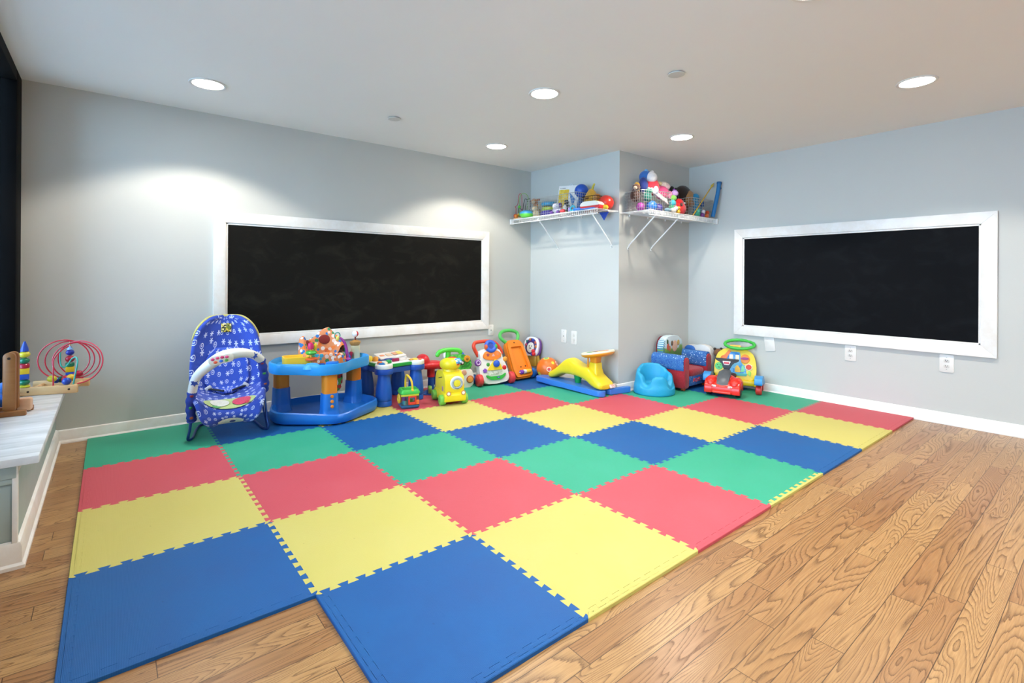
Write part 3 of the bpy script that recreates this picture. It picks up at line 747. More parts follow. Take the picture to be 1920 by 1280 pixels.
# ---------------- shape sorter cube
cu = thing('shape_sorter', 'clear cube shape sorter with green rim and yellow handle before the activity table', 'toy cube', (1.942, -.487, ZM), R(-14.8))
b = MB(); b.ring_loft([[Vector((x, y, z)) for x, y in roundpoly([(-a_, -a_), (a_, -a_), (a_, a_), (-a_, a_)], .02, 3)] for a_, z in ((.06, 0), (.068, .004), (.0745, .016), (.0745, .026), (.07, .027))]); b.out('base', pl('#1f6f9c'), cu)
def clear():
    t = NT('clear_plastic'); N, L = t.N, t.L
    tb = N.new('ShaderNodeBsdfTransparent'); tb.inputs[0].default_value = (.95, .97, .98, 1)
    mx = N.new('ShaderNodeMixShader'); fr = N.new('ShaderNodeFresnel'); gb = N.new('ShaderNodeBsdfGlossy'); gb.inputs['Roughness'].default_value = .08
    L.new(t.math('ADD', fr.outputs[0], .06), mx.inputs[0]); L.new(tb.outputs[0], mx.inputs[1]); L.new(gb.outputs[0], mx.inputs[2]); L.new(mx.outputs[0], N['Material Output'].inputs[0]); return t.m
CLEAR = clear()
b = MB(); b.ring_loft([[Vector((x, y, z)) for x, y in roundpoly([(-.071, -.071), (.071, -.071), (.071, .071), (-.071, .071)], .015, 3)] for z in (.026, .118)], False, False); b.out('clear_walls', CLEAR, cu)
GRN = pl('#45b84a', .35)
b = MB(); ro = roundpoly([(-1, -1), (1, -1), (1, 1), (-1, 1)], .35, 4)
b.ring_loft([[Vector((x*a_, y*a_, z)) for x, y in ro] for a_, z in ((.07, .112), (.077, .114), (.078, .124), (.066, .146), (.055, .148), (.05, .14), (.05, .115))], False, False); b.out('rim', GRN, cu)
for nm, x, y, w_, h_, rt_, cl in (('red_door', .012, -.0755, .062, .066, 0, '#e0402c'),):
    b = MB(); 
    for xx, zz, ww, hh in ((x-.026, .066, .012, h_), (x+.026, .066, .012, h_), (x, .094, w_, .012), (x, .042, w_, .02)): b.box((xx, y, zz), (ww, .012, hh), .003)
    b.out('red_door', pl(cl), cu, 'red door frame')
b = MB(); b.box((.052, -.075, .05), (.028, .008, .035), .002); b.out('orange_panel', pl('#e8743a'), cu, 'orange panel')
b = MB(); b.box((-.005, -.0735, .106), (.14, .005, .014), .002); b.out('yellow_band', pl('#c9cf3c'), cu, 'yellow green band under the rim')
b = MB(); b.torus((-.077, -.0, .07), .03, .009, (1, 0, 0), 24, 8); b.cyl((-.077, -.03, .07), (-.077, .03, .07), .005); b.out('yellow_wheel', YEL, cu, 'yellow ring on the side')
b = MB(); b.tube([(.015, -.06, .14), (.012, -.055, .2), (.0, -.035, .235), (-.012, .03, .245), (-.015, .055, .2), (-.015, .06, .14)], .008, n=10); b.sph((.015, -.062, .142), .012, n=12); b.out('handle', YEL, cu)
for nm, x, y, z, s_, cl, lab in (('block', -.042, -.04, .078, .026, '#8a2a7a', 'purple block on top inside the clear shape sorter'), ('block', -.01, -.035, .074, .026, '#2c5fc0', 'blue block inside the clear shape sorter beside the purple one'), ('block', .02, .03, .0405, .028, '#2a8f3c', 'dark green block behind the red door inside the shape sorter'), ('cup', -.035, -.035, .0265, .05, '#2fa6b0', 'small teal cup at the bottom inside the clear shape sorter'), ('block', .05, -.03, .0405, .028, '#d8562a', 'orange block low at the right inside the clear shape sorter')):
    M_ = tr(1.942, -.487, ZM) @ rz(R(-14.8)) @ tr(x, y, z)
    b = MB(M_)
    if nm == 'cup': b.lathe([(.016, 0), (.021, .003), (.024, .034), (.021, .034), (.018, .006)], n=20)
    else: b.box((0, 0, 0), (s_, s_, s_), .003, rz(x*20))
    if nm == 'block' and z > .06:
        b.box((0, 0, -.03), (.02, .02, .036), .002)
    tag(b.out('toy_' + nm, pl(cl)), lab, 'toy block' if nm == 'block' else 'toy cup', 'pieces inside the shape sorter')

# ---------------- yellow bus scooter
bs = thing('bus_ride_on', 'yellow bus-shaped ride-on scooter with green T handle and green wheels', 'ride-on toy', (2.292, -.53, ZM), R(-14))
YB_ = pl('#edd423', .34)
b = MB(); side = roundpoly([(-.135, .045), (-.145, .12), (-.138, .205), (-.105, .262), (.07, .262), (.135, .2), (.135, .045)], .04, 5)
b.prism([(p[0], p[1]) for p in side], -.08, .08, .018, Matrix(((0, 0, 1, 0), (1, 0, 0, 0), (0, 1, 0, 0), (0, 0, 0, 1))), seg=3); b.out('body', YB_, bs)
b = MB(); sidb = roundpoly([(-.165, .03), (-.168, .085), (-.15, .1), (.14, .1), (.15, .03)], .02, 4)
b.prism(sidb, -.088, .088, .014, Matrix(((0, 0, 1, 0), (1, 0, 0, 0), (0, 1, 0, 0), (0, 0, 0, 1))), seg=3); b.out('bumper', YB_, bs)
b = MB(); b.sq((-.005, -.03, .315), (.082, .1, .052), .85, rx(R(-8))); b.cyl((0, -.03, .25), (0, -.03, .29), .07, .06); b.out('head', YB_, bs)
b = MB(); b.sq((.008, -.068, .336), (.052, .062, .028), .8, rx(R(24))); b.out('red_mouth', pl('#c92433'), bs, 'red open top')
b = MB(); b.box((.04, -.1, .345), (.06, .052, .028), .008, rz(R(20)) @ rx(R(35))); b.out('blue_block', blotch(['#5aa6d8', '#3a86c8', '#cfe0ea'], 70), bs, 'light blue sticker block')
b = MB(); b.tube([(-.005, .03, .34), (-.005, .02, .41)], lambda t: .022, n=12); b.tube([(-.1, .012, .388), (-.085, .01, .41), (-.04, .012, .423), (0, .012, .425), (.045, .012, .423), (.085, .012, .415), (.1, .014, .4)], lambda t: .0185, n=12); b.sph((-.1, .012, .388), .0185); b.sph((.1, .014, .4), .0185); b.out('handle', pl('#4fc83c', .35), bs)
fc = MB(); fc.cyl((.018, -.132, .178), (.018, -.149, .176), .056, n=32, bev=.003); fc = fc.out('face_disc', pl('#e9e9ea'), bs)
b = MB(); b.torus((.018, -.1495, .176), .04, .0075, (0, 1, .06), 30, 8); b.out('grey_ring', pl('#a9b6bd'), fc)
b = MB(); b.lathe([(.03, 0), (.028, .006), (.02, .009), (.001, .01)], tr(.018, -.147, .176) @ FRONT); b.out('yellow_button', pl('#e8d836'), fc)
b = MB(); b.tube([(.0, -.153, .138), (.025, -.153, .133), (.048, -.153, .146), (.054, -.152, .155)], .003, n=6); b.out('smile', pl('#3b3b40'), fc)
for sx in (-1, 1):
    b = MB(); b.sph((.018+sx*.038, -.152, .186), .006, n=10); b.out('eye', pl('#3b4448'), fc)
    b = MB(); b.torus((sx*.062+.004, -.166, .1), .0155, .004, (0, 1, 0), 20, 8); hl = b.out('headlight', pl('#c98a4a'), bs)
    b = MB(); b.lathe([(.0145, 0), (.012, .006), (.001, .008)], tr(sx*.062+.004, -.163, .1) @ FRONT); b.out('headlight_glass', pl('#f4f0ea'), hl)
    for yy in (-.105, .1):
        b = MB(); b.cyl((sx*.068, yy, .042), (sx*.118, yy, .042), .042, n=28, bev=.01); w_ = b.out('wheel', pl('#79c14e', .4), bs)
        b = MB(); b.cyl((sx*.112, yy, .042), (sx*.12, yy, .042), .016, n=14, bev=.002); b.out('hub', pl('#5aa03c'), w_)
b = MB(); b.box((-.0805, -.01, .205), (.004, .1, .006), 0, rx(R(-14))); b.out('side_slot', pl('#6a5a10'), bs)
b = MB(); b.box((-.0805, -.075, .125), (.004, .032, .036), .001); b.out('side_sticker', pl('#b58a9c'), bs)

# ---------------- green and white walker behind the bus
gw = thing('activity_walker', 'white walker with a green leafy panel, behind the yellow bus scooter', 'baby walker', (2.62, -.125, ZM), R(-10))
b = MB(); b.prism(roundpoly([(-.15, .0), (.15, 0), (.155, .1), (.14, .17), (-.14, .17), (-.155, .1)], .03), -.05, .05, .014, FRONT, seg=3); b.out('body', pl('#e8e2d6', .45), gw)
b = MB(); b.prism(roundpoly([(-.135, .16), (.138, .16), (.14, .25), (.09, .305), (-.09, .305), (-.138, .25)], .05), -.035, .042, .014, FRONT, seg=3); b.out('leaf_panel', blotch(['#49b83c', '#3aa238', '#58c84a', '#2f8a34'], 42), gw, 'green leaf-patterned panel')
b = MB(); b.tube([(-.1, .03, .27), (-.1, .05, .31), (-.05, .055, .335), (.02, .055, .335), (.07, .05, .315), (.085, .03, .28)], .013, n=10); b.out('handle', pl('#dfe6ea'), gw)
b = MB(); b.tube([(.035, .0555, .333), (.068, .0505, .316), (.083, .035, .288)], .0145, n=10); b.out('handle_grip', pl('#2b66c8'), gw, 'blue grip')
b = MB(); b.prism(star(8, .034, .026, .085, .27), .042, .055, .004, FRONT); fl = b.out('flower', pl('#f0a02c'), gw, 'orange flower')
b = MB(); b.sph((.085, -.056, .27), (.014, .006, .014)); b.out('flower_centre', pl('#a8661c'), fl)
b = MB(); b.cyl((.035, -.04, .235), (.035, -.05, .235), .022, bev=.002); nb_ = b.out('brown_dial', pl('#4a2418'), gw); 
b = MB(); b.sph((.04, -.051, .235), (.009, .003, .012)); b.out('dial_print', pl('#f0ece4'), nb_)
b = MB(); b.cyl((.115, -.05, .075), (.115, -.058, .075), .036, bev=.003); od = b.out('orange_dial', pl('#b5502a'), gw)
b = MB(); b.lathe([(.029, 0), (.026, .006), (.001, .009)], tr(.115, -.056, .075) @ FRONT); b.out('dial_face', pl('#eaa04e'), od)
b = MB(); b.cyl((.055, -.049, .14), (.055, -.055, .14), .026, bev=.003); b.out('peach_disc', pl('#e0a284'), gw)
for sx in (-1, 1):
    b = MB(); b.cyl((sx*.15, .06, .03), (sx*.185, .06, .03), .03, bev=.006); b.out('wheel', pl('#1f4fa8'), gw, 'blue wheel')
# ================================================================== TOYS IN THE CORNER AND ON THE RIGHT
# ---------------- white walker with red wheels
ww = thing('activity_walker', 'white walker with red wheels, red handle and a blue ball cup on top', 'baby walker', (2.985, -.215, ZM), R(-10))
WHT, RDW = pl('#eeeae4', .35), pl('#da3a3c', .4)
TL = tr(0, -.04, 0) @ rx(-R(12)) @ FRONT
OUTL = roundpoly([(-.12, .015), (-.165, .11), (-.168, .2), (-.145, .27), (-.155, .32), (-.1, .35), (.04, .35), (.085, .31), (.09, .25), (.13, .16), (.15, .03), (0, .01)], .035, 4)
b = MB(); b.prism(OUTL, -.05, .03, .014, TL, seg=3); b.out('body', WHT, ww)
b = MB(); b.tube([(-.14, .05, .27), (-.185, .05, .35), (-.182, .06, .385), (-.15, .065, .405), (-.03, .065, .408), (.05, .06, .385), (.1, .05, .32), (.11, .045, .28)], .018, n=12); b.out('handle', pl('#e2482f', .35), ww)
def onp(x, z, d=.03): return TL @ Vector((x, z, d))
cp = MB(); cp.torus(onp(-.03, .368, .03), .045, .02, (0, -1, .45), 30, 12); cp = cp.out('ball_cup', pl('#2f62cc', .3), ww)
b = MB(); b.lathe([(.04, .01), (.03, -.015), (.012, -.024), (.001, -.026)], tr(*onp(-.03, .368, .03)) @ align((0, -1, .45))); b.out('cup_bowl', pl('#16389a', .3), cp)
for sx, cl in ((-1, '#e0602c'), (1, '#4aa648')):
    b = MB(); b.sph(onp(-.03+sx*.052, .362, .038), (.017, .02, .026)); b.out('cup_side', pl(cl), cp)
b = MB(); b.prism(roundpoly([(-.13, .262), (-.1, .322), (.05, .322), (.085, .27), (.02, .236), (-.07, .236)], .025), .028, .042, .005, TL); op = b.out('shape_panel', pl('#f0822a'), ww)
for k, (x, pts) in enumerate(((-.072, star(5, .019, .009, -.072, .287)), (-.015, [(-.034, .27), (.004, .27), (-.015, .3)]), (.034, ellipse(.014, .014, 16, .034, .29)))):
    b = MB(); b.prism(pts, .041, .0445, 0, TL); b.out('shape_hole', pl(('#a2495a', '#e8a89a', '#e88a5a')[k]), op)
yt = MB(); yt.prism(roundpoly([(-.09, .14), (.075, .14), (.05, .2), (0, .245), (-.04, .2)], .012), .028, .046, .004, TL); yt = yt.out('yellow_hood', pl('#f2cf30'), ww)
b = MB(); b.lathe([(.034, 0), (.032, .018), (.02, .026), (.001, .028)], tr(*onp(.008, .198, .042)) @ rx(-R(12)) @ FRONT, n=18); b.out('blue_knob', pl('#2456c4'), yt)
b = MB(); b.prism(roundpoly([(-.085, .095), (.07, .095), (.075, .14), (-.09, .14)], .01), .026, .034, .002, TL); b.out('clear_window', blotch(['#c9cbbb', '#dedfd2', '#b8baa8', '#e8e6dc'], 60, .15), ww)
gl = MB(); gl.prism(roundpoly([(-.105, .1), (-.1, .075), (-.05, .048), (.05, .048), (.1, .08), (.105, .108), (.06, .085), (-.06, .082)], .012), .026, .046, .006, TL); gl = gl.out('smile_bar', pl('#2fae3e'), ww)
b = MB(); b.prism(ellipse(.017, .008, 20, .02, .069), .045, .049, .001, TL); b.text('chicco', .009, TL @ tr(.02, .069, .0492), 1, .0004); b.out('brand_oval', [pl('#2a4a9c'), pl('#f2f2f2')], gl)
for nm, x, z, rr, cl in (('green_knob', -.072, .195, .02, '#4a9a48'), ('red_bird', .1, .155, .024, '#d8262c'), ('orange_ball', .115, .235, .026, '#f2a03a')):
    b = MB(); b.sph(onp(x, z, .026), (rr, .014, rr)); b.out(nm, pl(cl), ww)
b = MB(); b.prism(star(5, .024, .015, -.112, .14), .028, .04, .004, TL); b.out('purple_star', pl('#8a4fc0'), ww)
b = MB(); b.cyl(onp(-.175, .22, .01), onp(-.175, .22, .035), .032, bev=.004); pd = b.out('purple_disc', pl('#7a3f96'), ww)
b = MB(); b.torus(onp(-.175, .22, .036), .018, .005, (0, -1, .2), 20, 8); b.out('disc_print', pl('#d9b8e0'), pd)
for sx in (-1, 1):
    b = MB(); b.cyl((sx*.145, -.045, .058), (sx*.195, -.045, .058), .057, n=30, bev=.012); w_ = b.out('wheel', RDW, ww)
    b = MB(); b.cyl((sx*.19, -.045, .058), (sx*.198, -.045, .058), .03, n=20, bev=.003); b.out('hub', pl('#c02a30'), w_)
    b = MB(); b.cyl((sx*.145, .1, .045), (sx*.185, .1, .045), .045, n=26, bev=.01); b.out('wheel', pl('#2b5fb4'), ww, 'blue rear wheel')
b = MB(); b.box((0, .03, .05), (.3, .16, .035), .012); b.out('chassis', WHT, ww)

# ---------------- orange sled-shaped walker leaning on the wall
ow = thing('push_walker', 'orange push walker with green loop handle leaning back beside the white walker', 'baby walker', (3.345, -.255, ZM), R(3))
TO = tr(0, 0, .0215) @ rx(-R(27)) @ FRONT
OR_ = pl('#f58a1c', .36)
b = MB(); b.prism(roundpoly([(-.118, 0), (.118, 0), (.13, .1), (.112, .36), (.075, .41), (-.075, .41), (-.112, .36), (-.13, .1)], .035), -.045, 0, .01, TO, seg=3)
b.out('panel', OR_, ow)
b = MB()                                                                   # raised border round the recessed tray
bo_ = roundpoly([(-.11, .012), (.11, .012), (.122, .1), (.106, .355), (.07, .4), (-.07, .4), (-.106, .355), (-.122, .1)], .03)
bi_ = roundpoly([(-.07, .1), (.08, .1), (.085, .12), (.074, .315), (.07, .33), (-.07, .33), (-.074, .315), (-.078, .12)], .012)
b.ring_loft([[TO @ Vector((bo_[int(k*len(bo_)/40)][0], bo_[int(k*len(bo_)/40)][1], z)) for k in range(40)] for z in (-.002, .02)] + [[TO @ Vector((bi_[int(k*len(bi_)/40)][0], bi_[int(k*len(bi_)/40)][1], z)) for k in range(40)] for z in (.022, .0)], False, False)
b.out('border', OR_, ow)
for x, z in ((-.01, .372), (-.02, .112), (.045, .115)):
    b = MB(); b.cyl(TO @ Vector((x, z, .018)), TO @ Vector((x, z, .025)), .007, n=12); b.out('screw_hole', pl('#5a2410'), ow)
b = MB(); b.tube([TO @ Vector(p) for p in ((-.075, .39, -.02), (-.125, .44, -.02), (-.125, .485, -.02), (-.07, .518, -.02), (.03, .522, -.02), (.1, .5, -.02), (.115, .46, -.02), (.08, .40, -.02))], .018, n=12, sub=8); b.out('handle', pl('#56c25a', .4), ow)
rl = MB(); rl.cyl(TO @ Vector((-.075, .055, .035)), TO @ Vector((.085, .06, .035)), .006); rl = rl.out('roller_axle', pl('#e8dccc'), ow)
for x, cl in ((-.045, '#7a3fb0'), (-.002, '#e6dcd0'), (.028, '#f2c43a'), (.062, '#f2c43a')):
    b = MB(); b.cyl(TO @ Vector((x-.016, .056, .035)), TO @ Vector((x+.016, .056, .035)), .021, n=20, bev=.004); b.out('roller', pl(cl), rl)
for sx in (-1, 1):
    b = MB(); b.cyl((sx*.13, .045, .05), (sx*.178, .045, .05), .05, n=26, bev=.01); b.out('wheel', pl('#2a72c4'), ow, 'blue wheel')
b = MB(); b.box((0, .08, .045), (.27, .1, .03), .01); b.out('axle_bar', OR_, ow)

# ---------------- purple and white learning walker in the corner
lw = thing('learning_walker', 'purple-backed white learning walker with a round face panel, in the corner behind the ball', 'baby walker', (3.565, -.09, ZM), face_rot(-.96, -.28))
TW = tr(0, 0, .205) @ rx(-R(14)) @ FRONT
b = MB(); b.prism(roundpoly([(-.08, 0), (.08, 0), (.095, .08), (.085, .17), (.04, .2), (-.04, .2), (-.085, .17), (-.095, .08)], .035), -.055, -.012, .01, TW); b.out('back_shell', pl('#7c3fa6'), lw)
b = MB(); b.prism(roundpoly([(-.08, 0), (.08, 0), (.095, .08), (.085, .17), (.04, .2), (-.04, .2), (-.085, .17), (-.095, .08)], .035), -.012, .012, .008, TW); b.out('front_shell', pl('#efeaf0'), lw)
b = MB(); b.prism(ellipse(.07, .085, 28, 0, .1), .01, .016, .002, TW); b.out('purple_inset', pl('#4a2a68'), lw)
fp = MB(); fp.prism(ellipse(.045, .055, 24, 0, .085), .015, .024, .004, TW); fp = fp.out('face_panel', pl('#ded8cc'), lw)
for x in (-.014, .014):
    b = MB(); b.sph(TW @ Vector((x, .1, .025)), (.005, .003, .008), n=10); b.out('eye', pl('#33302c'), fp)
b = MB(); b.sph(TW @ Vector((0, .078, .026)), (.012, .005, .009)); b.out('muzzle', pl('#8a6a4a'), fp)
for x, z, cl in ((-.055, .15, '#2f7a6a'), (-.02, .17, '#d87a2c'), (.02, .168, '#2c55b8'), (.052, .14, '#d8643a'), (-.062, .11, '#c8506a'), (.062, .1, '#e08a3a')):
    b = MB(); b.sph(TW @ Vector((x, z, .018)), (.013, .007, .015), n=12); b.out('key', pl(cl), lw)
for x, z, rr, cl in ((.045, .05, .02, '#d8242c'), (.055, .02, .022, '#d8242c'), (.035, .015, .016, '#2f4fb0')):
    b = MB(); b.sph(TW @ Vector((x, z, .03)), rr, n=14); b.out('roller_bead', pl(cl), lw)
b = MB(); b.tube([(-.06, .04, .21), (-.08, .05, .1), (-.085, 0, .03)], .018); b.tube([(.06, .04, .21), (.08, .05, .1), (.085, 0, .03)], .018); b.box((0, .03, .15), (.12, .04, .12), .015); b.out('legs_frame', pl('#d8a63a'), lw, 'mustard yellow leg frame')
for sx in (-1, 1):
    b = MB(); b.cyl((sx*.08, -.0, .03), (sx*.108, -.0, .03), .03, bev=.006); b.out('wheel', pl('#2a62b4'), lw)

# ---------------- orange ball
def ball_mat():
    t = NT('patterned_ball'); v = t.coord()
    vo = t.n('ShaderNodeTexVoronoi', {'Vector': v, 'Scale': 11.5, 'Randomness': .45}); d = vo.outputs['Distance']
    s = t.N.new('ShaderNodeSeparateColor'); t.L.new(vo.outputs['Color'], s.inputs[0]); big = t.math('GREATER_THAN', s.outputs[0], .45)
    def bd(a, b_): return t.math('MULTIPLY', t.math('GREATER_THAN', d, a), t.math('LESS_THAN', d, b_))
    c = t.mix(t.noise(v, 6, 3), lin('#d8641c'), lin('#e87a22'))
    c = t.mix(t.math('MULTIPLY', bd(.0, .4), big), c, lin('#d9d23c')); c = t.mix(t.math('MULTIPLY', bd(.16, .27), big), c, lin('#4aa08a')); c = t.mix(t.math('MULTIPLY', bd(0, .13), big), c, lin('#e8e04a'))
    c = t.mix(t.math('MULTIPLY', bd(.2, .28), t.math('SUBTRACT', 1, big)), c, lin('#f0dcd0')); c = t.mix(t.math('MULTIPLY', bd(.0, .13), t.math('SUBTRACT', 1, big)), c, lin('#c8486a'))
    return t.done(c, .35)
b = MB(); b.sph((0, 0, 0), .113, n=48); o = b.out('ball', ball_mat()); o.location = (3.555, -.372, ZM+.113); o.rotation_euler = (.4, .3, .2)
tag(o, 'orange rubber ball with yellow and green rings, against the pillar wall', 'ball')

# ---------------- yellow seesaw rider on a blue rocking base
ss = thing('seesaw_rider', 'yellow saddle rider with steering disc on a flat blue base before the pillar', 'ride-on toy', (3.545, -1.215, ZM), (R(1.2), 0, R(0)))
SB = pl('#3f7fd6', .35)
b = MB(); BPY = roundpoly([(-.17, .0), (-.195, .81), (-.085, .80), (-.03, .64), (.05, .45), (.06, .2), (.075, .03), (.215, .012), (.235, .002), (.215, -.04), (-.02, .0), (-.045, .16), (-.085, .03), (-.1, -.025)], [.03, .04, .03, .08, .08, .1, .02, .008, .008, .015, .01, .03, .02, .03], 4)
b.prism(BPY, .005, .052, .01, seg=2); b.out('base', SB, ss)
b = MB(); b.prism(roundpoly([(.38, .012), (.8, .012), (.78, -.008), (.62, -.0115), (.5, -.006)], .02), -.16, .02, .006, Matrix(((0, 0, 1, 0), (1, 0, 0, 0), (0, 1, 0, 0), (0, 0, 0, 1)))); b.out('rocker', SB, ss)
AX = Matrix(((0, 0, 1, 0), (1, 0, 0, 0), (0, 1, 0, 0), (0, 0, 0, 1)))       # polygon (y,z) extruded along x
SY = pl('#f2d62a', .3)
b = MB(); rows = []
NP = [  # y, half width, underside, top
    (.70, .06, .055, .08), (.68, .085, .05, .115), (.62, .092, .052, .14), (.56, .085, .10, .185), (.50, .078, .112, .25), (.44, .072, .115, .28), (.38, .072, .118, .256), (.31, .075, .115, .23), (.25, .08, .11, .222), (.19, .085, .09, .235), (.14, .09, .06, .205), (.08, .1, .052, .15), (.03, .1, .052, .125), (0, .085, .055, .10)]
for y, hw, z0, z1 in NP:
    cz, hz = (z0+z1)/2, (z1-z0)/2; rr = []
    for k in range(20):
        a = 2*PI*k/20; ca, sa = math.cos(a), math.sin(a); pw = .6
        rr.append(Vector((-.055+hw*math.copysign(abs(ca)**pw, ca), y, cz+hz*math.copysign(abs(sa)**pw, sa))))
    rows.append(rr)
b.ring_loft(rows); b.out('saddle', SY, ss, subd=1)
b = MB(); b.lathe([(.028, .05), (.034, .09), (.05, .165), (.05, .175)], tr(-.055, .36, 0), n=24); b.out('pivot', pl('#179a4a', .3), ss, 'green spring pivot under the saddle')
b = MB(); b.ring_loft([[Vector((-.045+x, .16+y, z)) for x, y in rrect(w_, d_, .02)] for w_, d_, z in ((.15, .17, .12), (.12, .13, .16), (.095, .1, .22), (.09, .09, .27))]); b.out('column', SY, ss)
b = MB(); b.ring_loft([[Vector((-.04+x, .165+y, z)) for x, y in rrect(w_, w_, .015)] for w_, z in ((.075, .265), (.085, .33))]); b.box((-.1, .2, .25), (.012, .012, .16), .003); b.out('column_neck', pl('#ee9a22', .35), ss, 'orange neck below the steering disc')
NM = Vector((-.02, .20, 1)); MW = tr(-.018, .155, .338) @ align(NM)
b = MB(); b.lathe([(.05, -.022), (.12, -.015), (.148, 0), (.152, .012), (.14, .013)], MW, n=40); b.out('wheel_underside', pl('#f0a028', .35), ss)
wt = MB(); wt.lathe([(.152, .012), (.153, .022), (.145, .03), (.11, .028), (.105, .024), (.001, .024)], MW, n=40); wt = wt.out('steering_disc', pl('#f0e6c6', .35), ss)
for a0, a1, cl in ((100, 165, '#1f9a48'), (168, 215, '#2a8a3a'), (40, 95, '#c82a4a'), (-20, 36, '#6a3a8a'), (220, 270, '#e8c83a'), (275, 335, '#d8442c')):
    b = MB(); b.prism([(.02*math.cos(R(a)), .02*math.sin(R(a))) for a in (a1, a0)] + [(.1*math.cos(R(a0+(a1-a0)*k/6)), .1*math.sin(R(a0+(a1-a0)*k/6))) for k in range(7)], .024, .03, .001, MW); b.out('colour_wedge', pl(cl), wt)
b = MB(); b.box((.0, -.004, .08), (.07, .006, .032), .001, rx(R(-10))); b.out('sticker', blotch(['#f0e8e0', '#e8b8a0', '#f4f0ea'], 90), ss, 'white warning sticker')

# ---------------- blue foam baby seat
bb = thing('baby_floor_seat', 'turquoise moulded foam baby floor seat with leg holes, in front of the armchair', 'baby seat', (3.925, -1.385, ZM), face_rot(-.60, -.80))
def hh(a):       # rim height round the seat, a = 0 at the front
    a = abs((a+PI) % (2*PI) - PI)
    P = [(0, .165), (14, .165), (24, .15), (34, .095), (44, .085), (54, .11), (64, .165), (85, .178), (105, .185), (125, .215), (150, .242), (180, .246)]
    d = math.degrees(a)
    for (a0, h0), (a1, h1) in zip(P, P[1:]):
        if d <= a1: t_ = (d-a0)/(a1-a0); t_ = t_*t_*(3-2*t_); return h0+(h1-h0)*t_
    return .246
def bseat(u, v):
    a = 2*PI*u - PI/2; ph = 2*PI*u; h = hh(ph); lo = min(1, h/.2)
    S_ = [(.172, 0), (.182, .012), (.18, .06), (.168, .6*h), (.16, .9*h), (.147, h), (.128, h+.002), (.116, .92*h), (.098, .6*h), (.092, .085), (.06, .075), (.002, .073)]
    r_, z = smp(S_, v)
    return Vector((r_*math.cos(a), r_*.98*math.sin(a), max(z, 0)))
def bumbo_mat():
    t = NT('turquoise_foam'); v = t.coord(); f = t.noise(v, 9, 4)
    m = t.done(t.mix(f, lin('#1f93bd'), lin('#29a3cb')), .5); t.bump(t.math('ADD', f, t.math('MULTIPLY', t.noise(v, 24, 2, 2.0), .5)), .3, .006); return m
b = MB(); b.grid(bseat, 72, 40); b.out('foam_body', bumbo_mat(), bb, subd=1)

# ---------------- child's armchair
ch = thing('toddler_armchair', 'small red and blue star-print armchair in the corner by the pillar', 'armchair', (4.395, -1.36, ZM), R(2.5))
def conf(name, b1, b2):
    t = NT(name); v = t.coord(); vo = t.n('ShaderNodeTexVoronoi', {'Vector': v, 'Scale': 62.0, 'Randomness': 1.0})
    s = t.N.new('ShaderNodeSeparateColor'); t.L.new(vo.outputs['Color'], s.inputs[0])
    m1 = t.math('LESS_THAN', vo.outputs['Distance'], .24); w_ = t.noise(v, 75, 2, 2.0)
    sq = t.math('LESS_THAN', t.math('ABSOLUTE', t.math('SUBTRACT', w_, .5)), .034)
    c = t.mix(t.noise(v, 7, 3), lin(b1), lin(b2)); c = t.mix(t.math('MULTIPLY', sq, .6), c, lin('#79b8d8'))
    c = t.mix(t.math('MULTIPLY', m1, t.math('GREATER_THAN', s.outputs[0], .45)), c, lin('#cfe2f0')); return t.done(c, .7)
CONF, CRED = conf('star_print_cloth', '#1a55b0', '#164a8c'), fab('#b01a2a', '#8f1422', 22)
for sx in (-1, 1):
    x = sx*.207; b = MB()                                                      # arm: red lower side, star-print roll on top
    b.box((x, -.005, .11), (.078, .325, .17), .012); ar = b.out('arm', CRED, ch)
    b = MB(); b.prism(roundpoly([(x-.046, .18), (x+.046, .18), (x+.048, .29), (x+.03, .325), (x-.03, .325), (x-.048, .29)], .03, 4), -.168, .165, .01, FRONT, seg=3); b.out('arm_cover', CONF, ar, 'blue star-print arm cover')
    b = MB(); b.prism(roundpoly([(x-.034, .03), (x+.034, .03), (x+.036, .28), (x+.022, .308), (x-.022, .308), (x-.036, .28)], .02, 4), .164, .178, .005, FRONT); b.out('arm_front', CRED, ar, 'red front of the arm')
    for yy in (-.13, .13):
        b = MB(); b.cyl((sx*.2, yy, 0), (sx*.18, yy, .03), .018, .021, n=18); b.out('foot', pl('#d8521e'), ch, 'orange foot')
b = MB(); b.box((0, .0, .075), (.34, .3, .09), .01); b.out('seat_base', CRED, ch)
b = MB(); b.sq((0, -.02, .15), (.168, .15, .04), .45); b.out('seat_cushion', CRED, ch)
fpn = MB(); fpn.box((0, -.155, .08), (.335, .014, .09), .004); fpn = fpn.out('front_panel', CONF, ch)
b = MB()
for k, (x0, pts) in enumerate(((-.07, [(0, 0), (.008, .03), (.018, .008), (.028, .03), (.036, 0)]), (-.02, [(0, .028), (.012, .03), (.012, .002), (0, 0)]), (.005, [(.02, .03), (0, .015), (.02, 0)]), (.035, [(0, 0), (0, .03), (.02, .028), (.004, .015), (.022, .0)]))):
    b.tube([(x0+x, -.164, .068+z) for x, z in pts], .0032, n=6, sub=3)
b.out('red_lettering', pl('#d8323a'), fpn, 'red squiggled lettering')
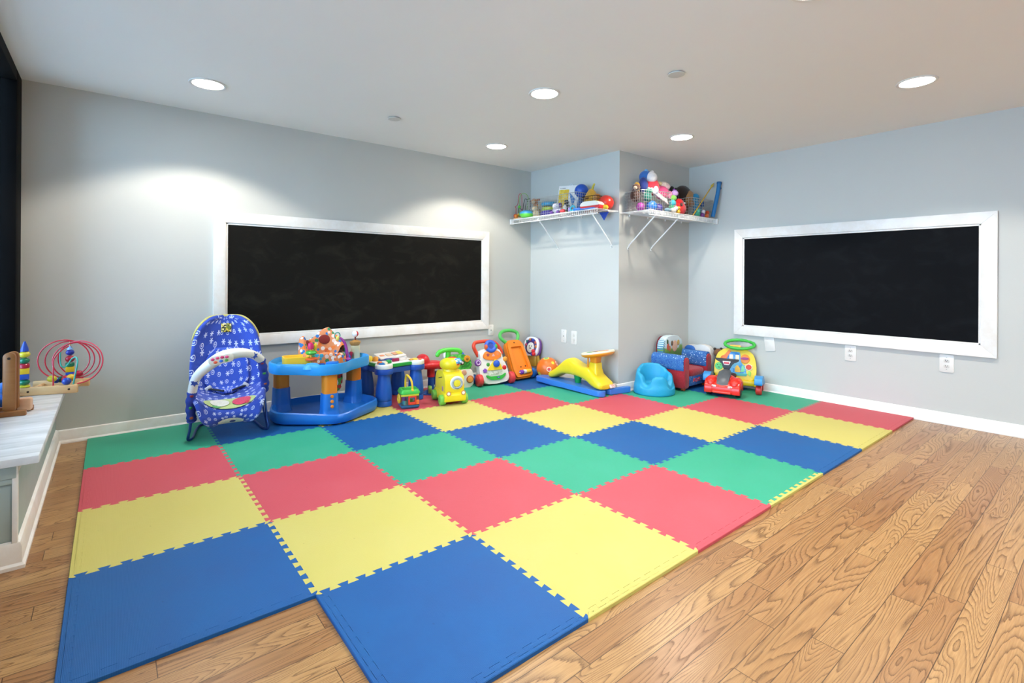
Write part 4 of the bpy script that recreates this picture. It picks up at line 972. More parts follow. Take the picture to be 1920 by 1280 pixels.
def pic():
    t = NT('back_picture_print'); v = t.coord(); s = t.N.new('ShaderNodeSeparateXYZ'); t.L.new(v, s.inputs[0]); f = t.noise(v, 9, 4, .5)
    g = t.math('ADD', s.outputs[2], t.math('MULTIPLY', f, .12))
    c = t.ramp(t.math('DIVIDE', t.math('SUBTRACT', g, .30), .24), [(.3, lin('#5f8a3c')), (.5, lin('#7fa648')), (.56, lin('#b9d2d8')), (.8, lin('#cfdfe2'))])
    st = t.math('LESS_THAN', t.math('FRACT', t.math('MULTIPLY', t.math('ADD', s.outputs[0], s.outputs[2]), 40)), .45)
    c = t.mix(t.math('MULTIPLY', st, t.math('LESS_THAN', s.outputs[0], -.14)), c, lin('#3f7fa0')); return t.done(c, .6)
b = MB(); b.prism(roundpoly([(-.17, .15), (.17, .15), (.175, .40), (.13, .465), (.0, .475), (-.13, .465), (-.175, .40)], .04, 5), -.16, -.09, .02, FRONT, seg=3); bk = b.out('backrest', [pic()], ch)
b = MB(); b.prism(roundpoly([(-.175, .03), (.175, .03), (.18, .40), (.135, .47), (-.135, .47), (-.18, .40)], .04, 5), -.165, -.155, .004, FRONT); b.out('back_cover', fab('#7a1422'), bk)
for x, z, rx_, rz_, cl in ((.03, .37, .05, .055, '#e0b596'), (.095, .40, .022, .028, '#c9a04a'), (-.09, .37, .022, .035, '#c8502c'), (-.1, .42, .014, .024, '#3f5a2c'), (-.06, .35, .016, .03, '#c9772e'), (-.02, .40, .016, .026, '#6a4a2c')):
    b = MB(); b.sph((x, .088, z), (rx_, .006, rz_), n=16); b.out('print_blob', fab(cl), bk)

# ---------------- white booster behind the armchair
bt = thing('booster_seat', 'white plastic booster seat with blue pad, between the armchair and the right wall', 'booster seat', (4.742, -1.335, ZM), 0)
b = MB(); b.prism(roundpoly([(-.14, 0), (.16, 0), (.165, .28), (.13, .365), (.03, .375), (-.03, .355), (-.1, .36), (-.135, .32)], .04, 5), -.035, .035, .012, AX @ Matrix(((-1, 0, 0, 0), (0, 1, 0, 0), (0, 0, 1, 0), (0, 0, 0, 1))), seg=3); b.out('shell', pl('#e8e2da', .4), bt)
b = MB(); b.sq((-.03, .075, .25), (.02, .07, .105), .7); b.out('pad', pl('#2a66b4', .6), bt)
# small plush squeezed in behind the walker
pt = thing('plush_toy', 'small brown plush peeking between the armchair and the yellow walker', 'plush toy', (4.758, -1.535, ZM), R(-40))
b = MB(); b.sq((0, 0, .14), (.04, .035, .14), .8); b.out('body', fab('#4a4a46'), pt)
b = MB(); b.sph((0, -.005, .305), (.045, .042, .042)); hd = b.out('head', fab('#8a5a3a'), pt)
for sx in (-1, 1):
    b = MB(); b.sph((sx*.03, 0, .34), .016, n=12); b.out('ear', fab('#3a2a22'), hd)
b = MB(); b.sph((0, -.042, .298), (.022, .015, .017), n=12); b.out('muzzle', fab('#c9b28a'), hd)

# ---------------- red ride-on car
cr = thing('ride_on_car', 'red ride-on car with grey bonnet stripe and black steering wheel before the yellow walker', 'ride-on car', (4.415, -1.80, ZM), face_rot(-.955, -.30))
CR = pl('#de2c1e', .25)
def csec(y, hw, z0, z1, sh=.55, e=.62, n=22):
    cz = z0+(z1-z0)*.35; out = []
    for k in range(n):
        a = 2*PI*k/n; ca, sa = math.cos(a), math.sin(a)
        out.append(Vector((hw*math.copysign(abs(ca)**e, ca), y, cz + ((z1-cz) if sa > 0 else (cz-z0))*math.copysign(abs(sa)**(e if sa < 0 else sh*1.4), sa))))
    return out
b = MB(); b.ring_loft([csec(*s_) for s_ in ((-.195, .08, .035, .08), (-.185, .115, .03, .105), (-.15, .128, .028, .135), (-.08, .125, .03, .17), (0, .095, .035, .185), (.06, .08, .04, .15), (.12, .095, .045, .14), (.16, .09, .05, .135), (.175, .06, .06, .12))]); b.out('body', CR, cr, subd=1)
for sx in (-1, 1):
    b = MB(); rr = []
    for t_ in range(11):                                                      # front mudguard arching over the wheel
        a = R(-15 + 200*t_/10); c0, c1 = .082, .066
        rr.append([Vector((sx*x, -.105 - c_*math.cos(a)*1.08, .058 + c_*1.12*math.sin(a))) for x, c_ in ((.085, c0), (.14, c0), (.147, c0-.006), (.147, c1), (.085, c1))])
    b.ring_loft(rr); b.sq((sx*.098, -.085, .105), (.056, .098, .062), .85); b.out('mudguard', CR, cr)
    b = MB(); b.cyl((sx*.1, -.105, .052), (sx*.142, -.105, .052), .052, n=26, bev=.008); w_ = b.out('wheel', pl('#17171a', .55), cr, 'black wheel')
    b = MB(); b.cyl((sx*.139, -.105, .052), (sx*.145, -.105, .052), .024, n=16, bev=.002); b.out('hub', pl('#3a3a3e'), w_)
    b = MB(); b.cyl((sx*.07, .12, .045), (sx*.105, .12, .045), .045, n=24, bev=.008); b.out('wheel', pl('#17171a', .55), cr, 'black wheel')
    b = MB(); b.box((sx*.085, -.176, .093), (.075, .012, .018), .003, rz(sx*R(17)) @ rx(-R(20))); hl = b.out('headlight_sticker', pl('#efe9e4'), cr, 'white headlight sticker')
    b = MB()
    for k in range(5): b.box((sx*.085+(-.026+.013*k)*.96, -.184+abs(-.026+.013*k)*.0 + sx*(-.026+.013*k)*.29, .093), (.008, .004, .008), 0, rz(sx*R(17)) @ rx(-R(20)))
    b.out('sticker_print', pl('#b05a50'), hl)
b = MB(); rr = []
for y, hw, z in ((-.19, .034, .075), (-.172, .046, .112), (-.12, .052, .165), (-.04, .05, .198), (.03, .034, .206), (.06, .022, .205)):
    rr.append([Vector((hw*k/4, y, z + .012 - .010*(k/4)**2)) for k in range(-4, 5)] + [Vector((hw*k/4, y, z-.03)) for k in range(4, -5, -1)])
b.ring_loft(rr); b.out('bonnet_stripe', pl('#54585c', .4), cr, 'dark grey bonnet stripe')
b = MB(); b.box((0, -.192, .045), (.15, .02, .018), .006); b.out('bumper_lip', pl('#ea4a34', .3), cr)
st = MB(); st.tube([(0, .03, .19), (0, .045, .25)], lambda t: .018-.004*t, n=12); st.prism(roundpoly([(-.1, .04), (.1, .04), (.097, .022), (.05, .0), (.022, -.06), (-.022, -.06), (-.05, 0), (-.097, .022)], .01), -.009, .009, .005, tr(0, .042, .268) @ rx(-R(15)) @ FRONT)
st = st.out('steering_wheel', pl('#18181c', .45), cr)
b = MB(); b.prism(roundpoly([(-.036, .017), (.036, .017), (.022, -.017), (-.022, -.017)], .006), 0, .006, .002, tr(0, .028, .27) @ rx(-R(15)) @ FRONT); bd = b.out('badge', pl('#e2d8d4'), st)
b = MB(); b.box((0, .0215, .271), (.045, .004, .016), .001, rx(-R(15))); b.out('badge_print', pl('#c2223c'), bd)
b = MB(); b.sq((0, .1, .15), (.07, .07, .022), .7); b.out('seat', pl('#4a1418', .5), cr)

# ---------------- yellow walker behind the car
yw = thing('activity_walker', 'yellow walker with a green ring handle and blue wheel covers, behind the red car', 'baby walker', (4.632, -1.765, ZM), face_rot(-.935, -.355))
TY = tr(0, .02, .10) @ rx(-R(17)) @ FRONT
YW = pl('#f0cf1e', .32)
b = MB(); b.prism(roundpoly([(-.175, -.02), (.175, -.02), (.185, .12), (.16, .235), (.09, .285), (-.09, .285), (-.16, .235), (-.185, .12)], .06, 5), -.05, 0, .014, TY, seg=3); b.out('panel', YW, yw)
b = MB(); b.prism(rrect(.1, .05, .01), -.03, .012, .006, TY @ tr(-.005, .29, 0)); b.out('handle_clamp', pl('#edc04a'), yw)
b = MB(); b.box((0, 0, 0), (.06, .014, .002), 0, TY @ tr(-.005, .292, .0125)); b.out('clamp_print', pl('#c9783a'), yw)
b = MB(); pts = []
for k in range(22):
    a = 2*PI*k/22; pts.append(Vector((.006 + .128*math.cos(a), .125 + .062*math.sin(a), .41 + .034*math.sin(a))))
b.tube([p + Vector((.025, 0, 0)) for p in pts], lambda t: .0145+.0012*math.sin(t*2*PI*18), True, n=10, sub=4); b.out('ring_handle', pl('#45c24a', .4), yw)
AQ = blotch(['#3f8fcf', '#5aa6da', '#2f7fc4', '#6ab4d8'], 30, .4)
b = MB(); b.prism(roundpoly([(-.05, .05), (.10, .05), (.09, .12), (.05, .15), (.04, .25), (-.07, .25), (-.075, .16)], .015), -.001, .006, .002, TY); bp_ = b.out('picture_panel', AQ, yw)
for x, z, w_, h_, cl in ((-.035, .2, .034, .045, '#f0e6d8'), (.018, .2, .034, .045, '#f0e2c0')):
    b = MB(); b.prism(rrect(w_, h_, .005, 3, x, z), .004, .01, .002, TY); b.out('window', pl(cl), bp_)
for nm, pts, cl in (('giraffe_print', roundpoly([(-.14, .165), (-.12, .205), (-.095, .215), (-.06, .265), (-.035, .255), (-.06, .215), (-.075, .18), (-.12, .15)], .008), '#ea7a34'),
                    ('orange_oval', ellipse(.04, .042, 24, .085, .19), '#ec8a2c'), ('purple_band', ellipse(.035, .012, 20, .083, .192), '#a02a7c'),
                    ('green_face', ellipse(.035, .035, 24, -.14, .105), '#58c870'), ('red_dot', ellipse(.024, .024, 20, .118, .115), '#dc3a22'), ('white_petals', star(6, .036, .028, .118, .115), '#efe6c0'),
                    ('yellow_shape', roundpoly([(.0, .06), (.05, .06), (.045, .1), (.02, .13), (.0, .1)], .01), '#e8b43a'), ('mint_shape', roundpoly([(.05, .06), (.085, .07), (.08, .12), (.06, .13)], .012), '#7fd8a0'), ('teal_base', roundpoly([(-.05, .03), (.1, .03), (.11, .055), (-.02, .05)], .01), '#4ab0a8'), ('green_leaf', roundpoly([(.11, .05), (.135, .03), (.14, .07), (.12, .085)], .008), '#9ad04a')):
    dz = {'purple_band': .012, 'red_dot': .012}.get(nm, .007)
    b = MB(); b.prism(pts, -.001, dz, .002, TY); b.out(nm, pl(cl), yw)
for k, (dx, dz) in enumerate(((-.012, .01), (.012, .01), (0, -.012))):
    b = MB(); b.sph(TY @ Vector((-.14+dx, .105+dz, .007)), (.005 if k < 2 else .012, .003, .005), n=10); b.out('face_mark', pl('#1f5a3a'), yw)
for sx in (-1, 1):
    b = MB(); b.prism(roundpoly([(-.19, .09), (-.185, .15), (-.11, .168), (-.02, .155), (.08, .12), (.13, .08), (.135, .03), (.11, .06), (.06, .08), (.02, .065), (-.06, .09), (-.11, .1)], .02, 3), sx*.215-.032, sx*.215+.032, .008, AX); b.out('wheel_cover', pl('#3f96d8', .35), yw, 'blue wheel cover')
    for yy in (-.12, .08):
        b = MB(); b.cyl((sx*.19, yy, .042), (sx*.24, yy, .042), .042, n=24, bev=.01); b.out('wheel', pl('#d8342c', .4), yw, 'red wheel')
b = MB(); b.box((0, .02, .07), (.36, .06, .05), .015); b.box((-.19, 0, .08), (.03, .26, .03), .01); b.box((.19, 0, .08), (.03, .26, .03), .01); b.out('chassis', YW, yw)
# ================================================================== WIRE SHELVES AND THE TOYS ON THEM
WW = pl('#f1f0ec', .35)
def wire_shelf(lab, loc, rot, L_, D, braces, endx, post):
    t = thing('wire_shelf', lab, 'wire shelf', loc, rot)
    b = MB(); n = int(L_/.0245)
    for k in range(n+1):
        x = .008 + (L_-.016)*k/n; b.cyl((x, -.006, 0), (x, -D, 0), .0019, n=6)
    for y, z in ((-.008, -.003), (-.5*D, -.004), (-D+.004, -.0035)): b.cyl((.004, y, z), (L_-.004, y, z), .0032, n=8)
    b.out('deck', WW, t)
    b = MB()
    for k in range(int(L_/.0245)+1):
        x = .008 + (L_-.016)*k/n; b.cyl((x, -D, .002), (x, -D-.002, -.042), .0022, n=6)
    for z, r_ in ((.001, .0042), (-.042, .0042)): b.cyl((.003, -D-.001, z), (L_-.003, -D-.001, z), r_, n=8)
    b.out('front_lip', WW, t)
    for x in braces:
        b = MB(); d = Vector((0, D-.012, -.25)).normalized()
        b.ring_loft([[Vector((x, -D+.004, -.032)) + d*s_ + Vector((u, 0, 0)) + Vector((0, .25, D)).normalized()*w_ for u, w_ in ((-.006, -.004), (.006, -.004), (.006, .004), (-.006, .004))] for s_ in (0, .36*(D+.05))] , True, True) if False else None
        b.tube([(x, -D, -.02), (x, -D+.012, -.035), (x, -.02, -.285), (x, -.006, -.305)], .0062, n=8, sub=3, smooth=False); br = b.out('brace', WW, t)
        b = MB(); b.cyl((x, -.001, -.318), (x, -.007, -.318), .013, n=16, bev=.002); lg = b.out('brace_foot', WW, br)
        b = MB(); b.cyl((x, -.007, -.318), (x, -.011, -.318), .005, n=10); b.out('screw', metal('#9a9a96'), lg)
    b = MB(); b.box((endx, -D+.012, -.02), (.02, .05, .056), .004); b.out('end_bracket', WW, t)
    for k in range(4):
        x = L_*(k+.5)/4; b = MB(); b.box((x, -.005, -.012), (.014, .01, .022), .003); b.out('wall_clip', WW, t)
    return t
wire_shelf('white wire shelf on the pale blue side of the pillar, full of small toys', (XP, YL-.001, 1.656), face_rot(-1, 0), 1.222, .287, (.437, 1.14), .012, None)
wire_shelf('white wire shelf on the beige front of the pillar, piled with plush toys', (XP, YP, 1.639), 0, 1.134, .316, (.126, .477), 1.122, None)
D1, D2 = 1.659, 1.642      # top of the wires

def basket(lab, loc, rot, w, d, h, col='#c9cbc9', sp=.026, name='wire_basket'):
    t = thing(name, lab, 'basket', loc, rot, 'wire baskets on the shelves'); m = metal(col, .35); r_ = .0016
    b = MB(); nx, ny, nz = max(2, int(w/sp)), max(2, int(d/sp)), max(2, int(h/sp))
    for sy in (-1, 1):
        for k in range(nx+1): x = -w/2+w*k/nx; b.cyl((x, sy*d/2, .002), (x, sy*d/2, h), r_, n=5)
        for k in range(nz): z = .002+h*k/nz; b.cyl((-w/2, sy*d/2, z), (w/2, sy*d/2, z), r_, n=5)
    for sx in (-1, 1):
        for k in range(1, ny): y = -d/2+d*k/ny; b.cyl((sx*w/2, y, .002), (sx*w/2, y, h), r_, n=5)
        for k in range(nz): z = .002+h*k/nz; b.cyl((sx*w/2, -d/2, z), (sx*w/2, d/2, z), r_, n=5)
    for k in range(1, nx): x = -w/2+w*k/nx; b.cyl((x, -d/2, .002), (x, d/2, .002), r_, n=5)
    b.out('mesh', m, t, weld=False)
    b = MB(); b.tube([(x, y, h) for x, y in rrect(w, d, .015, 3)], .003, True, 8, sub=1, smooth=False); b.out('rim', m, t)
    return t
basket('long silvery wire basket on the left shelf holding the ring stack and picture board', (3.548, -.505, D1), face_rot(-1, 0), .71, .2, .185)
basket('small dark wire basket at the right part of the left shelf', (3.575, -.965, D1), face_rot(-1, 0), .17, .17, .135, '#4a4038')
basket('silvery wire basket at the left end of the right shelf, under the tallest plush toys', (3.915, -1.315, D2), R(-10), .36, .215, .185)
basket('silvery wire basket at the right end of the right shelf holding the blue tube', (4.615, -1.335, D2), R(-3), .37, .225, .185)

def plush(name, lab, loc, parts, rot=0, cat='plush toy', group=None):
    """soft toy: first blob is the body, the others are its own parts"""
    t = thing(name, lab, cat, loc, rot, group)
    for nm, c, r_, cl, *rest in parts:
        b = MB(); b.sph(c, r_, rest[0] if rest else None, n=18); b.out(nm, fab(cl), t)
    return t
def ears(z, x, r_, cl): return [('ear', (-x, 0, z), r_, cl), ('ear', (x, 0, z), r_, cl)]
F1 = face_rot(-1, -.1)
# ---- left shelf
bm_ = thing('bead_maze', 'small bead maze with coloured wires at the left end of the left shelf', 'bead maze', (3.465, -.045, D1), F1)
b = MB(); b.box((0, 0, .008), (.14, .1, .016), .004); b.out('base', pl('#d9a878', .5), bm_)
for nm, cl, pts in (('red_wire', '#b8323a', [(-.06, -.02, .016), (-.06, -.02, .12), (-.075, -.02, .14), (-.045, -.01, .16), (-.03, -.01, .25), (-.012, -.005, .272), (.004, 0, .25), (.0, .01, .12), (.0, .01, .016)]),
                    ('green_wire', '#7fae4a', [(-.0, -.03, .016), (.0, -.03, .2), (.03, -.02, .265), (.08, -.01, .255), (.1, 0, .2), (.05, .01, .016)]),
                    ('black_wire', '#22242c', [(-.05, .02, .016), (-.06, .02, .13), (.0, .02, .1), (.02, .015, .17), (.05, .01, .215), (.085, .01, .17), (.06, .01, .08), (.05, .01, .12), (.075, .015, .2), (.11, .015, .205), (.125, .01, .13), (.06, .02, .016)])):
    b = MB(); b.tube(pts, .0032, n=6); b.out(nm, pl(cl, .35), bm_)
for c, r_, cl in (((-.055, -.03, .04), .022, '#d8402c'), ((-.03, -.045, .034), .02, '#f08a2c'), ((-.07, -.01, .035), .018, '#c8304a'), ((-.03, -.005, .05), .018, '#e8b83a'), ((.01, -.02, .06), .018, '#4a9a8a'), ((.035, -.01, .055), .018, '#5aae4a'), ((.0, -.028, .13), .016, '#6ac23c'), ((.06, .0, .045), .017, '#2c5fb4')):
    b = MB(); b.sph(c, r_, n=14); b.out('bead', pl(cl), bm_)
eg = thing('toy_drum', 'flat round toy, blue on top and green below, beside the bead maze', 'toy', (3.432, -.175, D1), F1)
b = MB(); b.lathe([(.03, 0), (.06, .008), (.075, .03), (.074, .042)], n=28); b.out('green_half', pl('#6ad04a'), eg)
b = MB(); b.lathe([(.074, .042), (.068, .062), (.04, .078), (.001, .082)], n=28); b.out('blue_half', pl('#3f9fd0'), eg)
plush('plush_giraffe', 'orange and cream plush giraffe at the left end of the long wire basket', (3.53, -.215, D1+.004), [('body', (0, 0, .055), (.05, .045, .055), '#e8c08a'), ('neck', (-.012, 0, .12), (.028, .028, .06), '#dc7a3a'), ('head', (-.005, -.03, .17), (.032, .04, .03), '#e0883e'), ('muzzle', (.01, -.06, .16), (.02, .02, .018), '#eed2a8'), ('ear', (-.035, 0, .185), .014, '#c8602c'), ('ear', (.025, 0, .188), .014, '#c8602c')], F1)
plush('plush_rabbit', 'white plush with brown spots between the bead maze and the orange giraffe', (3.575, -.105, D1), [('body', (0, 0, .05), (.045, .04, .05), '#e8e2da'), ('head', (0, -.01, .115), (.034, .032, .036), '#ece6de'), ('ear', (-.018, 0, .155), (.01, .008, .024), '#e2d8cc'), ('ear', (.018, 0, .155), (.01, .008, .024), '#e2d8cc'), ('spot', (.02, -.035, .06), (.014, .01, .016), '#9a6a4a')], F1)
plush('plush_cub', 'pale orange round plush cub low in the front of the long basket', (3.485, -.255, D1+.004), [('body', (0, 0, .04), (.042, .036, .04), '#ecd0a0'), ('head', (0, -.012, .09), (.034, .03, .03), '#eccfa6')] + ears(.118, .024, .011, '#dc9a5a'), F1)
rs = thing('ring_stack', 'ring stack of purple, yellow green and sky blue rings inside the long wire basket', 'stacking toy', (3.545, -.39, D1+.004), F1)
for z, Rr, r_, cl in ((.03, .062, .03, '#43308f'), (.077, .058, .02, '#b4cc3a'), (.098, .05, .012, '#7a3a1c'), (.125, .062, .022, '#2fa4d4')):
    b = MB(); b.torus((0, 0, z), Rr, r_, n=32, m=12); b.out('ring', pl(cl), rs, {'#43308f': 'purple ring', '#b4cc3a': 'yellow green ring', '#7a3a1c': 'thin brown ring', '#2fa4d4': 'sky blue ring'}[cl])
b = MB(); b.cyl((0, 0, 0), (0, 0, .155), .012, .009); b.out('peg', pl('#e8e4da'), rs)
plush('plush_dog', 'white and lilac plush dog in the middle of the long wire basket', (3.495, -.565, D1+.004), [('body', (0, 0, .035), (.065, .04, .035), '#e2dcec'), ('head', (0, -.02, .08), (.042, .036, .034), '#efebf2'), ('ear', (-.04, -.01, .088), (.014, .018, .026), '#6a3a94'), ('ear', (.04, -.01, .088), (.014, .018, .026), '#6a3a94'), ('muzzle', (0, -.052, .075), (.018, .014, .014), '#f6f4f4'), ('paw', (-.04, -.04, .018), (.02, .022, .018), '#7a4aa0'), ('paw', (.04, -.04, .018), (.02, .022, .018), '#7a4aa0')], F1)
bkk = thing('picture_board', 'big yellow and white picture board tilted in the long wire basket', 'picture board', (3.585, -.59, D1+.03), (R(-6), R(4), F1))
b = MB(); b.box((0, 0, .15), (.26, .008, .24), .002); b.out('board', pl('#ece9e6'), bkk)
b = MB(); b.box((-.055, -.0045, .125), (.125, .002, .21), 0); b.out('yellow_grid', blotch(['#e6c23c', '#ddb22c', '#efd25a'], 40, .6), bkk, 'yellow half of the board')
b = MB(); b.box((-.075, -.005, .243), (.09, .002, .016), 0); tx = b.out('title_strip', pl('#f2eeea'), bkk)
b = MB()
for k in range(6): b.box((-.1+.012*k, -.0062, .243), (.007 if k != 1 else .002, .001, .007), 0)
b.out('title_letters', pl('#33383c'), tx)
b = MB(); b.tube([(-.01, 0, .258), (.02, 0, .285), (.05, 0, .258)], .003, n=6); b.out('hanger', pl('#dfe6ee'), bkk)
b = MB(); b.prism([(.015, .2), (.07, .06), (.1, .13)], .004, .007, 0, FRONT); b.out('blue_pennant', pl('#3f7fc0'), bkk, 'blue pennant shape')
plush('plush_penguin', 'black plush penguin with yellow feet, half buried under the picture board', (3.49, -.69, D1+.004), [('body', (0, 0, .05), (.036, .032, .05), '#23262c'), ('belly', (0, -.018, .048), (.024, .02, .036), '#e8e6e2'), ('head', (0, 0, .105), (.026, .026, .026), '#23262c'), ('beak', (0, -.03, .102), (.012, .012, .007), '#ecc43a'), ('foot', (-.018, -.03, .008), (.014, .018, .008), '#ecc43a'), ('foot', (.018, -.03, .008), (.014, .018, .008), '#ecc43a')], F1)
b = MB(tr(3.585, -.795, D1+.002)); b.lathe([(.04, 0), (.042, .08), (.034, .13), (.026, .148), (.001, .15)], n=24); tag(b.out('plastic_bottle', pl('#3a5f9c')), 'dark blue plastic bottle standing in the basket below the blue ball', 'bottle')
b = MB(); b.sph((0, 0, 0), .066, n=28); o = tag(b.out('ball', pl('#1d52b4', .35)), 'royal blue ball on top of the long wire basket', 'ball'); o.location = (3.585, -.795, D1+.15+.0655)
ye = thing('cloth_toy', 'mustard yellow cloth toy with a pointed top sticking out of the small dark basket', 'cloth toy', (3.575, -.93, D1+.004), F1)
b = MB(); b.ring_loft([[Vector((r_*1.2*math.cos(2*PI*k/16)*(1+.12*math.sin(3*k)), r_*.9*math.sin(2*PI*k/16), z)) for k in range(16)] for r_, z in ((.045, 0), (.062, .05), (.066, .11), (.05, .16), (.03, .195), (.012, .215))]); b.out('body', fab('#dba835', '#b67a22'), ye, subd=1)
b = MB(); b.tube([(.01, 0, .205), (.03, -.01, .235), (.045, -.012, .255)], lambda t: .012-.004*t); b.out('tip', fab('#d9c84a'), ye)
b = MB(); b.box((-.01, -.05, .12), (.04, .008, .014), .002); b.out('dark_band', fab('#6a3a1a'), ye)
plush('plush_lion', 'orange brown plush lion with a red scarf inside the small dark basket', (3.575, -1.01, D1+.004), [('body', (0, 0, .05), (.036, .045, .05), '#a8642c'), ('mane', (0, -.015, .115), (.042, .03, .042), '#c87a2a'), ('face', (0, -.04, .112), (.024, .018, .024), '#dca05a'), ('scarf', (0, -.012, .075), (.036, .036, .012), '#b8263c')], F1)
b = MB(); b.sph((0, 0, 0), .07, n=28); o = tag(b.out('ball', pl('#e23a2c', .3)), 'shiny red ball at the right end of the left shelf', 'ball'); o.location = (3.595, -1.09, D1+.07)
pn_ = thing('toy_piano', 'red and white toy piano with rounded top at the right end of the left shelf', 'toy piano', (3.462, -1.04, D1), F1)
b = MB(); b.prism(roundpoly([(-.105, 0), (.105, 0), (.11, .035), (-.11, .035)], .012), -.04, .04, .006, FRONT); b.out('body', pl('#d2242c'), pn_)
b = MB(); b.prism(roundpoly([(-.112, .033), (.112, .033), (.095, .065), (.06, .075), (-.06, .075), (-.095, .065)], .02), -.042, .042, .008, FRONT); b.out('lid', pl('#f2eadc'), pn_, 'cream white lid')
b = MB(); b.box((0, 0, .074), (.12, .05, .008), .003); b.out('yellow_strip', pl('#e8d44a'), pn_)
b = MB(); b.box((-.03, -.055, .006), (.2, .03, .012), .004); b.out('blue_tray', pl('#2c72c8'), pn_)
hm = thing('toy_hammer', 'yellow plastic toy hammer lying beside the red ball', 'toy hammer', (3.52, -1.115, D1), face_rot(-1, -.3))
b = MB(); b.cyl((-.07, -.02, .012), (.06, -.03, .018), .009, n=12, bev=.002); b.out('handle', pl('#ecc42a'), hm)
b = MB(); b.cyl((.03, -.03, .02), (.03, .02, .02), .02, n=16, bev=.004); b.out('head', pl('#f0cc30'), hm)
tl = thing('teether', 'turquoise ring teether with a dark centre at the front of the left shelf', 'teether', (3.43, -.83, D1), F1)
b = MB(); b.torus((0, 0, .032), .024, .009, (0, -1, .25), 24, 8); b.out('ring', pl('#3aa8c0'), tl)
b = MB(); b.box((.05, .0, .018), (.075, .03, .03), .012); b.out('handle', pl('#1f6fd0'), tl)
b = MB(); b.sph((-.035, 0, .025), (.015, .018, .024), n=12); b.out('lilac_end', pl('#a88ac8'), tl)
b = MB(tr(3.43, -.925, D1) @ rz(F1)); b.sq((0, 0, .014), (.03, .03, .014), .8); tag(b.out('toy_car', pl('#2364c8')), 'tiny blue moulded toy between the teether and the toy piano', 'toy')
b = MB(tr(3.43, -.70, D1) @ rz(F1)); b.sph((0, 0, .02), (.03, .022, .02)); tag(b.out('toy_egg', pl('#d8454a')), 'small coral red egg at the front of the left shelf', 'toy')
b = MB(tr(3.60, -1.065, 1.648) @ rz(F1) @ FRONT); b.prism([(-.052, .0), (.052, .0), (.0, -.075)], -.004, .004, .001); tag(b.out('cloth_flag', fab('#2452c0')), 'blue cloth triangle hanging down through the left shelf near its right end', 'cloth')

# ---- right shelf
plush('plush_bear', 'big plush bear in red, white and blue crowning the left basket of the right shelf', (3.93, -1.315, D2+.155), [('body', (.02, 0, .09), (.085, .07, .085), '#d8283a'), ('head', (-.005, -.025, .165), (.058, .055, .052), '#ece6e6'), ('hood', (-.03, .015, .175), (.066, .055, .06), '#2f6ab8'), ('arm', (-.085, -.01, .09), (.045, .04, .075), '#1c2f78'), ('ear', (-.04, .0, .225), .02, '#6aa4d8'), ('ear', (.035, 0, .22), .02, '#e8e0e0'), ('paw', (.0, -.08, .04), (.022, .025, .042), '#e6e2f0'), ('wing', (-.14, .015, .07), (.03, .03, .05), '#e0a82c')], R(-8))
plush('plush_doll', 'pink plush doll with a cream bonnet leaning on the big plush bear', (4.085, -1.34, D2+.13), [('body', (0, 0, .075), (.07, .06, .07), '#dc4a80'), ('bonnet', (.015, -.0, .14), (.06, .055, .035), '#eed8c8'), ('face', (.03, -.045, .125), (.028, .02, .026), '#f0c8c4'), ('bow', (-.045, -.02, .15), (.026, .02, .02), '#e8cf9a'), ('arm', (.06, -.04, .05), (.03, .025, .04), '#e884a8')], R(-10))
plush('plush_pony', 'brown plush pony slumped over the left rim of the left basket on the right shelf', (3.775, -1.275, D2+.09), [('body', (0, 0, .06), (.045, .045, .06), '#4a2a1c'), ('head', (-.025, -.025, .13), (.05, .03, .028), '#5a3220'), ('muzzle', (-.065, -.035, .118), (.018, .018, .016), '#c8b09a'), ('ear', (0, -.01, .155), .012, '#3a2014')], R(10))
plush('plush_frog', 'teal green plush frog under the big plush bear', (3.845, -1.36, D2+.08), [('body', (0, 0, .055), (.045, .035, .05), '#1f7a68'), ('head', (.0, -.01, .105), (.036, .032, .026), '#1f8a72'), ('eye', (-.018, -.025, .128), .01, '#d8e0c8'), ('eye', (.018, -.025, .128), .01, '#d8e0c8')])
for lab, x, y, z, r_, cl in (('bright blue ball seen through the wires of the left basket', 3.90, -1.36, 0, .052, '#2478d0'), ('magenta ball low in the left corner of the left basket', 3.79, -1.325, 0, .04, '#a83a9a'), ('purple ball behind the wires at the middle of the basket', 4.0, -1.365, 0, .042, '#4a3a94')):
    b = MB(); b.sph((0, 0, 0), r_, n=22); o = tag(b.out('ball', pl(cl)), lab, 'ball', 'balls inside the left basket'); o.location = (x, y, D2+.004+r_)
cl_ = thing('cloth_book', 'pale green and white cloth book draped over the front rim of the basket', 'cloth book', (3.97, -1.40, D2+.14), (R(-28), R(26), R(-10)))
b = MB(); b.box((0, 0, .02), (.22, .012, .055), .005); b.out('cover', blotch(['#cfe0d2', '#a8cdb4', '#e6ece6', '#8ab8a0'], 50, .8), cl_)
b = MB(); b.box((0, -.004, -.012), (.22, .01, .012), .004); b.out('trim', fab('#e8c4cc'), cl_)
plush('plush_caterpillar', 'multicoloured plush caterpillar hanging at the right corner of the left basket', (4.13, -1.415, D2+.01), [('segment', (0, 0, .04), (.032, .032, .036), '#3a9a6a'), ('segment', (.012, -.005, .09), (.034, .032, .034), '#3aa0b0'), ('segment', (.03, 0, .14), (.032, .03, .03), '#7ab84a'), ('head', (.045, -.005, .185), (.034, .032, .03), '#cfa4dc'), ('antenna', (.07, 0, .215), .01, '#9a4ab0'), ('antenna', (.04, 0, .22), .01, '#9a4ab0')])
